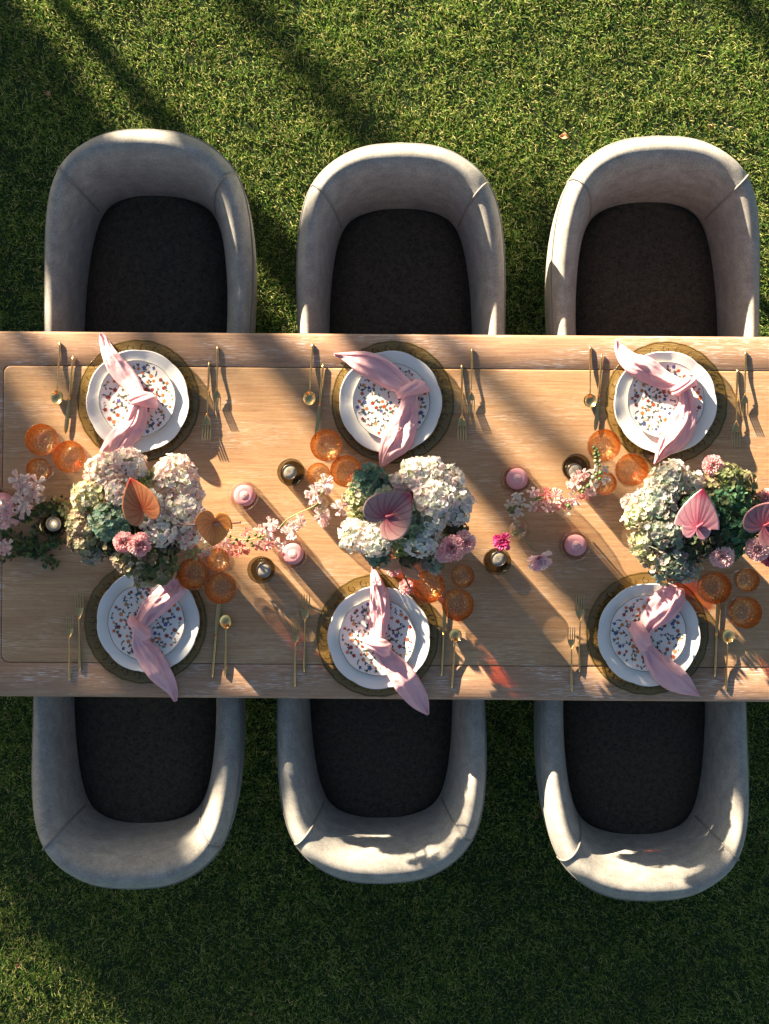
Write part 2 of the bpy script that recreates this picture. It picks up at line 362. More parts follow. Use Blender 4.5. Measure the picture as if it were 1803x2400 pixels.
# low leafy shrubs that shade the left of the scene
def shrub(s, q0, q1, top, seed, label, n=9000):
    rnd = random.Random(seed); qm, hw = (q0 + q1) / 2, (q1 - q0) / 2; base = sq(s, qm)
    t = thing('garden_shrub', (base.x, base.y, 0), label, 'shrub', 'shrubs beyond the lawn edge')
    st = MB(); cr_m = MB()
    for k in range(7):
        a = rnd.uniform(-1, 1); c = SIDE * (a * hw * .8) + AZ * rnd.uniform(-.2, .2) + Vector((0, 0, top * rnd.uniform(.6, .85))); st.tube([(0, 0, 0), c * .5 + Vector((0, 0, .05)), c], [.035, .022, .008], 6)
    k = 0
    while k < n:
        u = rnd.uniform(-1, 1); w = rnd.uniform(-1, 1); z = rnd.uniform(.05, 1.04) * top
        edge = 1 - .10 * max(0, mnoise.noise(Vector((seed, u * 2.3, z * 1.5))) + .3)
        lim = top * (1 - .10 * abs(u) ** 2.5 + .055 * mnoise.noise(Vector((u * 3.5, w, seed * 1.7))) + .03 * mnoise.noise(Vector((u * 11, w * 3, seed * .7))))
        if z > lim or abs(u) > edge: continue
        k += 1; p = SIDE * (u * hw) + AZ * (w * .35) + Vector((0, 0, z))
        d1 = Vector((rnd.gauss(0, 1), rnd.gauss(0, 1), rnd.gauss(0, .7))).normalized(); d2 = d1.cross(Vector((rnd.gauss(0, 1), rnd.gauss(0, 1), rnd.gauss(0, 1)))).normalized(); L = .13 * rnd.uniform(.6, 1.3); W = L * .45
        cr_m.add([p - d1 * L * .5, p + d2 * W * .5, p + d1 * L * .5, p - d2 * W * .5], [(0, 1, 2, 3)], tuple(x * rnd.uniform(.7, 1.3) for x in rnd.choice(LP)))
    st.build('trunk', 'bark', t); cr_m.build('crown', 'treeleaf', t, smooth=False)
shrub(-10.4, -.36, .15, 3.04, 21, 'leafy shrub whose shade falls over the upper left chair')
shrub(-10.7, -1.00, -.52, 3.33, 22, 'leafy shrub whose shade falls over the lower left setting')
shrub(-10.5, -1.64, -.98, 3.72, 23, 'tall leafy shrub whose shade falls over the lower left chair')

shrub(-10.6, -.55, -.33, 2.92, 24, 'low leafy filler shrub added to shade the gap between two taller ones', n=4500)  # unseen filler, added to keep sun through the gap off the lower grass
shrub(-10.9, -2.35, -1.60, 3.1, 25, 'thin sparse shrub added to dim the light on the lower left grass', n=1500)  # unseen, added to cut part of the sun on the lower left grass
def airy(s, q0, q1, z0, z1, n, size, seed, label):  # invented sparse foliage, out of view, added to weaken sun on the lower chairs
    rnd = random.Random(seed); qm = (q0 + q1) / 2; base = sq(s, qm); t = thing('shade_tree', (base.x, base.y, 0), label, 'tree', 'trees beyond the lawn edge')
    st = MB(); st.tube([(0, 0, 0), (.03, .02, z0 * .6), (0, 0, z0)], [.045, .035, .028], 8); cr_m = MB()
    for k in range(9):
        e = SIDE * ((k / 8 - .5) * (q1 - q0) * .85) + Vector((0, 0, rnd.uniform(z0 + .3, z1))); st.tube([(0, 0, z0 - .02), e * .5 + Vector((0, 0, z0 * .5)), e], [.014, .008, .004], 5)
    for k in range(n):
        u = rnd.uniform(-1, 1); p = SIDE * (u * (q1 - q0) / 2) + AZ * rnd.uniform(-.4, .4) + Vector((0, 0, rnd.uniform(z0, z1) + .06 * mnoise.noise(Vector((u * 3, seed, 0)))))
        d1 = Vector((rnd.gauss(0, 1), rnd.gauss(0, 1), rnd.gauss(0, .7))).normalized(); d2 = d1.cross(Vector((rnd.gauss(0, 1), rnd.gauss(0, 1), rnd.gauss(0, 1)))).normalized(); L = size * rnd.uniform(.6, 1.3); W = L * .45
        cr_m.add([p - d1 * L * .5, p + d2 * W * .5, p + d1 * L * .5, p - d2 * W * .5], [(0, 1, 2, 3)], tuple(x * rnd.uniform(.7, 1.3) for x in rnd.choice(LP)))
    st.build('trunk', 'bark', t); cr_m.build('crown', 'treeleaf', t, smooth=False)
airy(-9.6, -1.2, .35, 3.15, 4.3, 600, .055, 31, 'airy small-leaved tree added to dim the light on the lower chairs')

# ------------------------------------------------------------------ table
TROT = math.radians(-.43)
tc_ = P(922, 1211, TZ)
TL, TW = M_(1994), M_(857)
table = thing('dining_table', (tc_.x, tc_.y, 0), 'long limed wood dining table with inset panel, set for six', 'table', rz=TROT)
def rrect(hx, hy, r, z, n=6):
    out = []
    for (sx, sy, a0) in ((1, 1, 0), (-1, 1, 90), (-1, -1, 180), (1, -1, 270)):
        for k in range(n + 1):
            a = math.radians(a0 + 90 * k / n); out.append((sx * (hx - r) + r * math.cos(a), sy * (hy - r) + r * math.sin(a), z))
    return out
BW = M_(80); hx, hy = TL / 2, TW / 2
b = MB(); rings = []
for (d, z) in ((0, TZ - .045), (-.0, TZ - .008), (.0022, TZ - .0025), (.007, TZ)):   # outer edge up to the top
    rings.append(rrect(hx - d, hy - d, .012, z))
for (d, z) in ((BW - .0016, TZ), (BW - .0006, TZ - .0007), (BW, TZ - .012)):
    rings.append(rrect(hx - d, hy - d, .02, z))
b.grid(rings, close_u=True); b.build('border_frame', 'rail', table)
b = MB(); rings = []
for (d, z) in ((BW + .0012, TZ - .012), (BW + .0012, TZ - .0015), (BW + .0026, TZ - .0004), (BW + .006, TZ - .0002)):
    rings.append(rrect(hx - d, hy - d, .02, z))
o = b.grid(rings, close_u=True); nn = len(rings[0]); b.f.append(tuple(o + 3 * nn + k for k in range(nn))); b.build('inset_panel', 'panel', table)
b = MB(); r0 = rrect(hx - .004, hy - .004, .012, TZ - .046); r1 = rrect(hx - .004, hy - .004, .012, TZ - .011)
o = b.grid([r0, r1], close_u=True); b.f.append(tuple(range(nn))[::-1]); b.f.append(tuple(range(nn, 2 * nn))); b.build('underboard', 'under', table)
for sx in (-1, 1):
    for sy in (-1, 1):
        b = MB(); rows = [[(sx * (hx - .10) + ax * w, sy * (hy - .10) + ay * w, z) for (ax, ay) in ((-1, -1), (1, -1), (1, 1), (-1, 1))] for (w, z) in ((.032, .0), (.045, TZ - .047))]
        b.grid(rows, close_u=True); b.build('leg', 'rail', table, smooth=False)
for sy in (-1, 1):
    b = MB(); x0 = hx - .16; y0 = sy * (hy - .10)
    b.grid([[(-x0, y0 - .012, z), (x0, y0 - .012, z), (x0, y0 + .012, z), (-x0, y0 + .012, z)] for z in (TZ - .11, TZ - .047)], close_u=True); b.build('apron', 'rail', table, smooth=False)

# ------------------------------------------------------------------ chairs
OUT = [(0, 0), (.085, -.007), (.155, -.032), (.216, -.078), (.256, -.138), (.279, -.22), (.290, -.33), (.290, -.45), (.284, -.62)]
INN = [(0, -.142), (.070, -.146), (.118, -.157), (.150, -.176), (.173, -.212), (.190, -.275), (.202, -.37), (.207, -.48), (.206, -.62)]
PROF = [(.22, .24, .24), (.10, .40, .38), (.02, .57, .51), (.0, .650, .56), (.025, .695, .600), (.085, .736, .628), (.18, .768, .650), (.30, .785, .663), (.43, .784, .662),
        (.56, .768, .652), (.69, .728, .630), (.81, .660, .592), (.91, .570, .535), (.98, .485, .480), (1.04, .42, .42)]
NH = 34
def make_chair():
    root = bpy.data.objects.new('tub_chair', None)
    COL.objects.link(root); root.empty_display_size = .05
    oc, ic = cr(OUT, NH), cr(INN, NH)
    stations = [(-oc[i][0], oc[i][1], -ic[i][0], ic[i][1]) for i in range(NH - 1, 0, -1)] + [(oc[i][0], oc[i][1], ic[i][0], ic[i][1]) for i in range(NH)]
    def pt(st, j, off=0.0):
        ox, oy, ix, iy = st; s, zb, za = PROF[j]
        bk = 1 - sstep(.06, .44, -oy); z = za + (zb - za) * bk
        return Vector((ox + (ix - ox) * s, oy + (iy - oy) * s + .31, z + off))
    rows = [[pt(st, j) for j in range(len(PROF))] for st in stations]
    b = MB(); o = b.grid(rows); m = len(PROF)
    b.f.append(tuple(o + j for j in range(m))); b.f.append(tuple(o + (len(rows) - 1) * m + j for j in range(m))[::-1])
    subsurf(b.build('upholstered_shell', 'fabric', root), 1)
    # underside
    b = MB(); half = len(stations) // 2; rr = []
    for i in range(half + 1):
        a = pt(stations[i], 0); c = pt(stations[len(stations) - 1 - i], 0); rr.append([a.lerp(c, k / 6) + Vector((0, 0, .004)) for k in range(7)])
    b.grid(rr); b.build('underside', 'legw', root)
    # seat cushion
    b = MB(); rows = []
    nu = 14
    for i in range(half + 1):
        a, c = stations[i], stations[len(stations) - 1 - i]; row = []
        for k in range(nu + 1):
            f = k / nu; e = 1 - abs(2 * f - 1) ** 6; fr = 1 - sstep(.0, .04, -.186 - a[3] - .0) * 0
            yy = a[3] * 1.0 + .31 + .004
            endf = sstep(0, 3.5, half - i) if i > half - 4 else 1
            frontf = sstep(0, 2.5, i + .0)
            row.append(((a[2] * 1.03) * (1 - f) + (c[2] * 1.03) * f, yy, .425 + .048 * e * (.6 + .4 * frontf) * max(.25, endf)))
        rows.append(row)
    b.grid(rows); f0 = rows[0]; b.grid([[(x, y - .002, .40) for (x, y, z) in f0], f0])
    b.build('seat_cushion', 'seat', root)
    # piped seams
    corner = min(range(len(stations)), key=lambda i: abs(stations[i][0] - .243) + abs(stations[i][1] + .105))
    for ci in (corner, len(stations) - 1 - corner):
        b = MB(); pts = [pt(stations[ci], j, .0006) for j in range(3, len(PROF) - 1)]; pts = [Vector(x) for x in cr([tuple(x) for x in pts], 30)]
        b.tube(pts, .0032, 6); b.build('corner_piping', 'pipe', root)
    b = MB(); pts = [pt(st, 4) + Vector((0, 0, .0015)) for st in stations]; b.tube(pts, .0026, 6); b.build('rim_piping', 'pipe', root)
    for (x, y) in ((-.18, .20), (.18, .20), (-.20, -.24), (.20, -.24)):
        b = MB(); b.tube([(x * 1.12, y * 1.12, 0), (x, y, .25)], [.011, .019], 10); b.build('leg', 'legw', root)
    return root
CH = make_chair()
chairs = [(324, 268, 0, 'upper left', -2.0), (866, 298, 0, 'upper middle', .6), (1415, 283, 0, 'upper right', 1.2),
          (296, 1932, 1, 'lower left', .4), (826, 1920, 1, 'lower middle', 1.2), (1391, 1958, 1, 'lower right', .2)]
for i, (dx, dy, low, nm, rot) in enumerate(chairs):
    e = P(dx * 1.08484, dy * 1.08484, .745); e.x = P(dx * 1.08484, 0, .61).x
    yc = e.y - .31 if not low else e.y + .31
    rz = math.radians(rot) + (math.pi if low else 0)
    lab = f'grey upholstered tub chair with charcoal seat, {nm} of the six'
    if i == 0:
        CH.location = (e.x, yc, 0); CH.rotation_euler = (0, 0, rz); tag(CH, lab, 'chair', 'tub chairs around the table')
    else: dup(CH, (e.x, yc, 0), rz, lab)

# ------------------------------------------------------------------ place settings: plates
PLACES = [('upper left', (324.5, 940), (323, 940), (321.7, 934.5)), ('upper middle', (921, 942.5), (915.5, 942.7), (917.6, 941)), ('upper right', (1561.5, 944.5), (1560, 943.7), (1561.4, 937.8)),
          ('lower left', (341.6, 1458.8), (347, 1456), (342.6, 1458.5)), ('lower middle', (885, 1489.5), (888.5, 1494.6), (884.8, 1493.8)), ('lower right', (1517.5, 1485), (1521.5, 1487.7), (1519, 1484.8))]
def scal(n, amp, r0):
    def w(r, z, a):
        k = sstep(r0, r0 * 1.45, r); return r * (1 + amp * k * (abs(math.cos(n * a / 2)) ** .6 - .6)), z + .0012 * k * math.cos(n * a)
    return w
def mesh_charger():
    b = MB(); prof = [(0, .0045), (.06, .0045), (.112, .0048), (.121, .0065), (.140, .0105), (.158, .0145), (.1645, .0155), (.1655, .0140), (.163, .0125), (.140, .0075), (.118, .0012), (.06, .0012), (0, .0012)]
    b.lathe(prof, 144, scal(22, .012, .115)); return b.mesh('charger_glass', 'charger')
def mesh_scroll():
    b = MB(); n = 26
    def zr(r): return float(np.interp(r, [.112, .121, .140, .158, .165], [.0048, .0065, .0105, .0145, .0155])) + .0004
    for k in range(n):
        a0 = 2 * math.pi * k / n; pts = []
        for i in range(15):
            t = i / 14 * 5.2; rr = .0118 * (1 - .13 * t); x = rr * math.cos(t + .4) + .003; y = rr * math.sin(t + .4)
            r = .1395 + x; a = a0 + y / .14; pts.append((r * math.cos(a), r * math.sin(a), zr(r)))
        b.tube(pts, .0008, 4)
    pts = []
    for i in range(181):
        a = 2 * math.pi * i / 180; r = .1618 * (1 + .008 * (abs(math.cos(11 * a)) ** .6 - .6)); pts.append((r * math.cos(a), r * math.sin(a), zr(r)))
    b.tube(pts, .0009, 4)
    return b.mesh('scroll_relief', 'scroll')
def mesh_dinner():
    b = MB(); prof = [(0, .0105), (.07, .0105), (.086, .0112), (.096, .0160), (.100, .0172), (.125, .0235), (.1345, .0275), (.1372, .0282), (.1376, .0270), (.134, .0245), (.10, .0125), (.088, .0062), (.07, .0056), (0, .0056)]
    def w(r, z, a):
        k = sstep(.098, .137, r); m = abs(math.sin(4.5 * a + .3)) ** .55
        groove = -.0011 * sstep(.1, .118, r) * (1 - sstep(.126, .137, r)) * max(0, math.cos(9 * a + .6)) ** 12
        return r * (1 + .022 * k * (m - .65)), z + k * .0016 * math.sin(9 * a) + groove
    b.lathe(prof, 180, w); return b.mesh('dinner_plate', 'porcelain')
def salad_z(r): return float(np.interp(r, [0, .062, .075, .090, .1, .1024], [.0178, .0178, .0188, .0235, .0268, .0274]))
def salad_w(r, z, a):
    k = sstep(.07, .102, r); return r * (1 + .016 * k * (abs(math.sin(4 * a + 1)) ** .7 - .6)), z + .0008 * k * math.sin(8 * a)
def mesh_salad():
    b = MB(); prof = [(0, .0178), (.062, .0178), (.075, .0188), (.090, .0235), (.1, .0268), (.1024, .0274), (.1027, .0266), (.098, .0240), (.075, .0155), (.06, .0125), (0, .0125)]
    b.lathe(prof, 144, salad_w); return b.mesh('salad_plate', 'porcelain2')
def mesh_rimline():
    b = MB(); pts = []
    for k in range(145):
        a = 2 * math.pi * k / 144; r, z = salad_w(.1022, .0276, a); pts.append((r * math.cos(a), r * math.sin(a), z))
    b.tube(pts, .0006, 4, cap=False); return b.mesh('rim_line', 'rimline')
def mesh_print():
    b = MB(); rnd = random.Random(5); lift = .00035
    def Z(x, y): return salad_z(math.hypot(x, y)) + lift
    def blob(x, y, rx, ry, ang, col, n=8):
        vs = [(x, y, Z(x, y) + .0001)]
        for k in range(n):
            a = 2 * math.pi * k / n; u, v = rx * math.cos(a), ry * math.sin(a); X = x + u * math.cos(ang) - v * math.sin(ang); Y = y + u * math.sin(ang) + v * math.cos(ang); vs.append((X, Y, Z(X, Y)))
        b.add(vs, [(0, k + 1, (k + 1) % n + 1) for k in range(n)], col)
    def stroke(x, y, a, L, bend, w, col):
        pts = []
        for k in range(7): pts.append((x, y)); x += math.cos(a) * L / 6; y += math.sin(a) * L / 6; a += bend / 6
        rows = []
        for k, (px, py) in enumerate(pts):
            q = pts[min(k + 1, 6)]; p = pts[max(k - 1, 0)]; d = math.hypot(q[0] - p[0], q[1] - p[1]) or 1; nx, ny = -(q[1] - p[1]) / d * w, (q[0] - p[0]) / d * w
            rows.append([(px + nx, py + ny, Z(px, py)), (px - nx, py - ny, Z(px, py))])
        b.grid(rows, col=col); return pts[-1]
    red = [(.46, .08, .03), (.60, .20, .06), (.30, .04, .03), (.64, .27, .10)]; grn = [(.07, .10, .08), (.10, .13, .08), (.13, .13, .07), (.07, .09, .10)]; blu = [(.06, .09, .26), (.10, .12, .30)]; pur = [(.12, .03, .10)]
    pts = []
    tries = 0
    while len(pts) < 84 and tries < 6000:
        tries += 1; a = rnd.uniform(0, 6.283); r = .094 * math.sqrt(rnd.random()); x, y = r * math.cos(a), r * math.sin(a)
        if all((x - u) ** 2 + (y - v) ** 2 > .0142 ** 2 for u, v in pts): pts.append((x, y))
    for i, (x, y) in enumerate(pts):
        kind = 'blue' if i % 6 == 4 else ('bud' if i % 3 == 2 else 'red'); ang = rnd.uniform(0, 6.283)
        def inside(px, py): return math.hypot(px, py) < .097
        sa = rnd.uniform(0, 6.283); ex, ey = x + .012 * math.cos(sa), y + .012 * math.sin(sa)
        if inside(ex, ey):
            stroke(x, y, sa, .013, rnd.uniform(-1.3, 1.3), .00065, rnd.choice(grn))
            for q in range(4):
                la = sa + rnd.uniform(-1.2, 1.2); u = rnd.uniform(.006, .011); lx, ly = x + u * math.cos(sa), y + u * math.sin(sa)
                if inside(lx + .005 * math.cos(la), ly + .005 * math.sin(la)): blob(lx + .003 * math.cos(la), ly + .003 * math.sin(la), .0042, .0015, la, rnd.choice(grn), 6)
        if kind == 'bud':
            blob(x, y, .0030, .0024, ang, rnd.choice(red + pur + grn), 6); blob(x + .004 * math.cos(ang), y + .004 * math.sin(ang), .0030, .0016, ang, rnd.choice(grn), 6)
        else:
            c = rnd.choice(blu if kind == 'blue' else red); s = rnd.uniform(1.1, 1.75)
            for k in range(5):
                pa = ang + k * 1.2566; blob(x + .0021 * s * math.cos(pa), y + .0021 * s * math.sin(pa), .0019 * s, .0015 * s, pa, tuple(min(1, t * rnd.uniform(.8, 1.25)) for t in c), 6)
            blob(x, y, .0010, .0010, 0, (.35, .18, .03), 5)
    return b.mesh('floral_print', 'print', smooth=False)
ME = dict(charger=mesh_charger(), scroll=mesh_scroll(), dinner=mesh_dinner(), salad=mesh_salad(), rim=mesh_rimline(), prn=mesh_print())
def child(name, me, parent, loc=(0, 0, 0), rz=0.0):
    o = bpy.data.objects.new(name, me); COL.objects.link(o); o.parent = parent; o.location = loc; o.rotation_euler = (0, 0, rz); return o
for i, (nm, c, d, s) in enumerate(PLACES):
    p = P(*c, TZ + .012); p.z = TZ; t = thing('charger_plate', p, f'amber glass charger plate with scalloped edge at the {nm} setting', 'charger plate', 'glass charger plates', rz=R.uniform(0, 6))
    child('glass_plate', ME['charger'], t); child('scroll_relief', ME['scroll'], t)['kind'] = 'stuff'
    p = P(*d, TZ + .026); p.z = TZ; o = bpy.data.objects.new('dinner_plate', ME['dinner']); COL.objects.link(o); o.location = p; o.rotation_euler = (0, 0, R.uniform(0, 6))
    tag(o, f'plain white wavy-rimmed dinner plate at the {nm} setting', 'plate', 'white dinner plates')
    p = P(*s, TZ + .026); p.z = TZ; t = thing('salad_plate', p, f'small white plate printed with red flowers at the {nm} setting', 'plate', 'flowered salad plates', rz=R.uniform(0, 6))
    child('plate_body', ME['salad'], t); child('rim_line', ME['rim'], t); child('floral_print', ME['prn'], t)['kind'] = 'stuff'

# ------------------------------------------------------------------ cutlery (local: +Y from handle end to tip, length 1 scaled in metres)
def ribbon(b, rows_xy_z, th):
    top = [[(x, y, z + th) for (x, y, z) in r] for r in rows_xy_z]; bot = [[(x, y, z) for (x, y, z) in r] for r in rows_xy_z]
    b.grid(top); b.grid([r[::-1] for r in bot])
    b.grid([[r[0] for r in bot], [r[0] for r in top]]); b.grid([[r[-1] for r in top], [r[-1] for r in bot]])
    b.grid([top[0], bot[0]]); b.grid([bot[-1], top[-1]])
def make_fork(L, hw):
    hl = L * .64; b1 = MB()
    def z(f): return float(np.interp(f, [0, .35, .62, .72, .84, 1], [.0035, .006, .0125, .0085, .007, .0155]))
    pts = [(0, L * f, z(f)) for f in np.linspace(0, .68, 16)]; b1.tube(pts, [float(np.interp(i, [0, 2, 11, 15], [.0030, .0034, .0021, .0019])) for i in range(16)], 8)
    b2 = MB(); rows = []
    for f in np.linspace(.66, .80, 7):
        w = hw * float(np.interp(f, [.66, .70, .74, .80], [.12, .45, .85, 1.0])); rows.append([(w * (k / 7 * 2 - 1), L * f, z(f) + .0016 * (k / 7 * 2 - 1) ** 2) for k in range(8)])
    ribbon(b2, rows, .0014)
    for t in range(4):
        rows = []
        for f in np.linspace(.795, 1, 7):
            k0, k1 = t * 2 / 7 * 2 - 1, (t * 2 + 1) / 7 * 2 - 1; tp = float(np.interp(f, [.795, .95, 1], [1, .8, .35])); cx_ = hw * (k0 + k1) / 2; hw_ = hw * (k1 - k0) / 2 * tp
            rows.append([(cx_ - hw_, L * f, z(f) + .0012), (cx_ + hw_, L * f, z(f) + .0012)])
        ribbon(b2, rows, .0014)
    return b1.mesh('fork_handle', 'gold'), b2.mesh('fork_head', 'gold')
def make_spoon(L, r):
    b1 = MB(); zz = lambda f: float(np.interp(f, [0, .35, .68, .8, 1], [.0035, .006, .0125, .010, .010]))
    pts = [(0, L * f, zz(f)) for f in np.linspace(0, .80, 16)]; b1.tube(pts, [float(np.interp(i, [0, 2, 12, 15], [.0030, .0034, .0019, .0022])) for i in range(16)], 8)
    b2 = MB(); cy = L - r * 1.08
    rows = []
    for j in range(8):
        f = j / 7; rows.append([(r * f * math.cos(a), cy + r * 1.08 * f * math.sin(a), .0035 + .0085 * f ** 2.2) for a in np.linspace(0, 2 * math.pi, 33)])
    b2.grid(rows); b2.grid([[(x * 1.0, y, z - .0012) for (x, y, z) in r_][::-1] for r_ in rows])
    return b1.mesh('spoon_handle', 'gold'), b2.mesh('spoon_bowl', 'gold')
def make_knife(L):
    b1 = MB(); pts = [(0, L * f, .005) for f in np.linspace(0, .56, 10)]; b1.tube(pts, [float(np.interp(i, [0, 2, 9], [.0028, .0034, .0038])) for i in range(10)], 8)
    b2 = MB(); rows = []
    for f in np.linspace(.54, 1, 14):
        lo = float(np.interp(f, [.54, .6, .75, .9, .97, 1], [-.0035, -.0035, -.0045, -.0045, -.002, .002])); hi = float(np.interp(f, [.54, .6, .7, .9, .97, 1], [.0035, .0035, .0055, .0075, .0065, .004]))
        rows.append([(lo + (hi - lo) * k / 3, L * f, .0045 + .0006 * math.sin(k / 3 * 3.14)) for k in range(4)])
    ribbon(b2, rows, .0014)
    return b1.mesh('knife_handle', 'gold'), b2.mesh('knife_blade', 'gold')
FK1, FK2, SPN, KNF = make_fork(.213, .0122), make_fork(.176, .0103), make_spoon(.167, .0172), make_knife(.213)
CUT = [
 ('upper left', (140, 801.5, 133, 947), (171.5, 834, 155, 1017), (490, 848.5, 484, 1033), (510, 812, 509, 963)),
 ('upper middle', (732.9, 805, 724.5, 949.5), (757.8, 852, 742.5, 1030), (1083, 854.6, 1083, 1034), (1107, 817, 1103.6, 969)),
 ('upper right', (1384, 811, 1383, 955), (1412, 828, 1398, 1010), (1729, 865, 1724, 1049), (1749, 823.5, 1744, 975)),
 ('lower left', (527.8, 1584.5, 530.7, 1441), (497.5, 1588, 512.6, 1406), (186.6, 1572, 186, 1387.7), (162.5, 1595, 164, 1442.6)),
 ('lower middle', (1059, 1613, 1068.6, 1473.6), (1035, 1583.8, 1044, 1402), (712.6, 1575.5, 717, 1392.4), (691, 1609.7, 693.9, 1459)),
 ('lower right', (1702.5, 1617, 1706, 1475), (1676, 1585.7, 1684, 1403), (1358.6, 1575.5, 1359.7, 1392), (1340.4, 1620, 1339, 1468.5))]
for nm, sp, kn, f1, f2 in CUT:
    for (x0, y0, x1, y1), me, name, parts, lab, L in ((sp, SPN, 'spoon', ('handle', 'bowl'), 'round gold spoon', .167), (kn, KNF, 'knife', ('handle', 'blade'), 'slim gold knife', .213), (f1, FK1, 'fork', ('handle', 'tines'), 'longer gold fork nearest the plate', .213), (f2, FK2, 'fork', ('handle', 'tines'), 'shorter outer gold fork', .176)):
        a, c = P(x0, y0, TZ + .006), P(x1, y1, TZ + .008); d = c - a; ln = math.hypot(d.x, d.y)
        t = thing(name, (a.x, a.y, TZ), f'{lab} at the {nm} setting', name, f'gold {name}s beside the plates', rz=math.atan2(d.y, d.x) - math.pi / 2)
        t.scale = (1, ln / L, 1)
        child(parts[0], me[0], t); child(parts[1], me[1], t)

# ------------------------------------------------------------------ orange glasses
def make_glass(r, h):
    k = h / .115
    bowl = MB(); z0 = .040 * k
    outer = [(.006, z0), (.016, z0 + .003), (r * .62, z0 + .012 * k), (r * .86, z0 + .026 * k), (r * .97, z0 + .042 * k), (r, z0 + .060 * k), (r * .99, h)]
    pr = [(r * .955, h), (r * .955, z0 + .060 * k), (r * .90, z0 + .044 * k), (r * .78, z0 + .030 * k), (r * .52, z0 + .017 * k), (.010, z0 + .010 * k), (0, z0 + .0095 * k)]
    inner = [tuple(x) for x in cr(pr, 30)]
    def w(rr, z, a):
        kk = sstep(z0 + .004, z0 + .02 * k, z) * (1 - sstep(z0 + .045 * k, z0 + .06 * k, z)); return rr * (1 + .02 * kk * math.cos(18 * a)), z + (.0016 * math.sin(rr * 900) * math.cos(14 * a + rr * 260) * (1 - sstep(z0 + .03 * k, z0 + .05 * k, z)) * sstep(z0 + .006 * k, z0 + .0105 * k, z) if rr < r * .9 else 0)
    bowl.lathe(outer + [(r * .975, h + .0012)] + inner, 112, w)
    ros = MB(); rg = random.Random(3)
    zi = lambda rr: float(np.interp(rr, [0, .010, r * .52, r * .78, r * .90], [z0 + .0095 * k, z0 + .010 * k, z0 + .017 * k, z0 + .030 * k, z0 + .044 * k]))
    for (rr, nn_, sz) in ((.004, 5, .0020), (r * .30, 9, .0026), (r * .50, 12, .0030), (r * .68, 15, .0027), (r * .82, 17, .0020)):
        for q in range(nn_):
            a = 2 * math.pi * (q + .5 * (nn_ % 2)) / nn_ + rg.uniform(-.08, .08); c_ = Vector((rr * math.cos(a), rr * math.sin(a), zi(rr) + .0003)); u = Vector((math.cos(a), math.sin(a), (zi(rr + .001) - zi(rr)) / .001)).normalized(); v = Vector((-math.sin(a), math.cos(a), 0)); w_ = u.cross(v)
            w_ = w_ if w_.z > 0 else -w_; tw = rg.uniform(-.5, .5)
            ring = [c_ + (u * math.cos(b_ + tw) * 1.35 + v * math.sin(b_ + tw)) * sz * rg.uniform(.8, 1.15) for b_ in (0, 1.257, 2.513, 3.77, 5.027)]; ros.add(ring + [c_ + w_ * sz * .55 + u * sz * rg.uniform(-.4, .4)], [(i_, (i_ + 1) % 5, 5) for i_ in range(5)])
    stem = MB(); stem.tube([(0, 0, .003), (0, 0, .010), (0, 0, .022 * k), (0, 0, .034 * k), (0, 0, z0 + .002)], [.009, .0055, .0042, .0048, .0075], 12)
    foot = MB(); fr = r * .80
    foot.lathe([(0, .0015), (fr * .95, .0012), (fr, .0022), (fr * .985, .0036), (fr * .6, .0045), (.009, .0065), (0, .0068)], 48)
    return bowl.mesh('glass_bowl', 'orange'), stem.mesh('glass_stem', 'clear'), foot.mesh('glass_foot', 'clear'), ros.mesh('pressed_rosette', 'facet', smooth=False)
GL = make_glass(.0428, .115); GS = make_glass(.0312, .100)
GLS = [('upper left', (97.5, 1030.8), (162.5, 1070.5), (90, 1100)), ('upper middle', (765.3, 1043.4), (812, 1104), (747, 1112)), ('upper right', (1416.6, 1043.7), (1481.6, 1100.4), (1417.7, 1133)),
       ('lower left', (453, 1345), (517.3, 1378), (512, 1312.6)), ('lower middle', (1005.4, 1375.5), (1073.6, 1417.7), (1084.8, 1350.5)), ('lower right', (1677, 1377.8), (1748, 1435.8), (1752.3, 1359.6))]
for nm, a, c, s in GLS:
    for q, me, h, lab in ((a, GL, .105, 'left one of two large orange goblets'), (c, GL, .105, 'right one of two large orange goblets'), (s, GS, .09, 'small orange goblet beside two larger ones')):
        p = P(*q, TZ + h); t = thing('goblet', (p.x, p.y, TZ), f'{lab} at the {nm} setting', 'goblet', 'orange stemmed goblets', rz=R.uniform(0, 6))
        child('bowl', me[0], t); child('stem', me[1], t); child('foot', me[2], t); child('pressed_rosette', me[3], t)['kind'] = 'stuff'

# ------------------------------------------------------------------ candles
def cyl_glass(r, h, th, base, mt, flare=0.0):
    b = MB(); r2 = r * (1 + flare)
    b.lathe([(0, .0), (r * .93, .0), (r, .004), (r2, h), (r2 - th * .5, h + .0012), (r2 - th, h), (r - th, base + .004), (r * .85 - th, base), (0, base)], 48); return b.mesh('holder_glass', mt)
HP = cyl_glass(.0415, .062, .0028, .006, 'clear', -.03); HS = cyl_glass(.0345, .058, .0040, .009, 'smoke', .07)
b = MB(); b.lathe([(0, 0), (.0275, 0), (.0282, .003), (.0282, .036), (.0272, .0385), (.014, .0378), (.0, .0374)], 40); WP = b.mesh('pink_wax', 'wax_pink')
b = MB(); b.lathe([(.0125, .0379), (.0118, .0386), (0, .0386)], 32); WPP = b.mesh('melt_pool', 'wax_pool')
b = MB(); b.lathe([(0, 0), (.0195, 0), (.0198, .016), (.0190, .0162), (.0188, .0152), (.0186, .001)], 36); TN = b.mesh('tin_cup', 'tin')
b = MB(); b.lathe([(.0185, .004), (.0185, .0150), (.006, .0147), (0, .0144)], 32); WT = b.mesh('white_wax', 'wax_white')
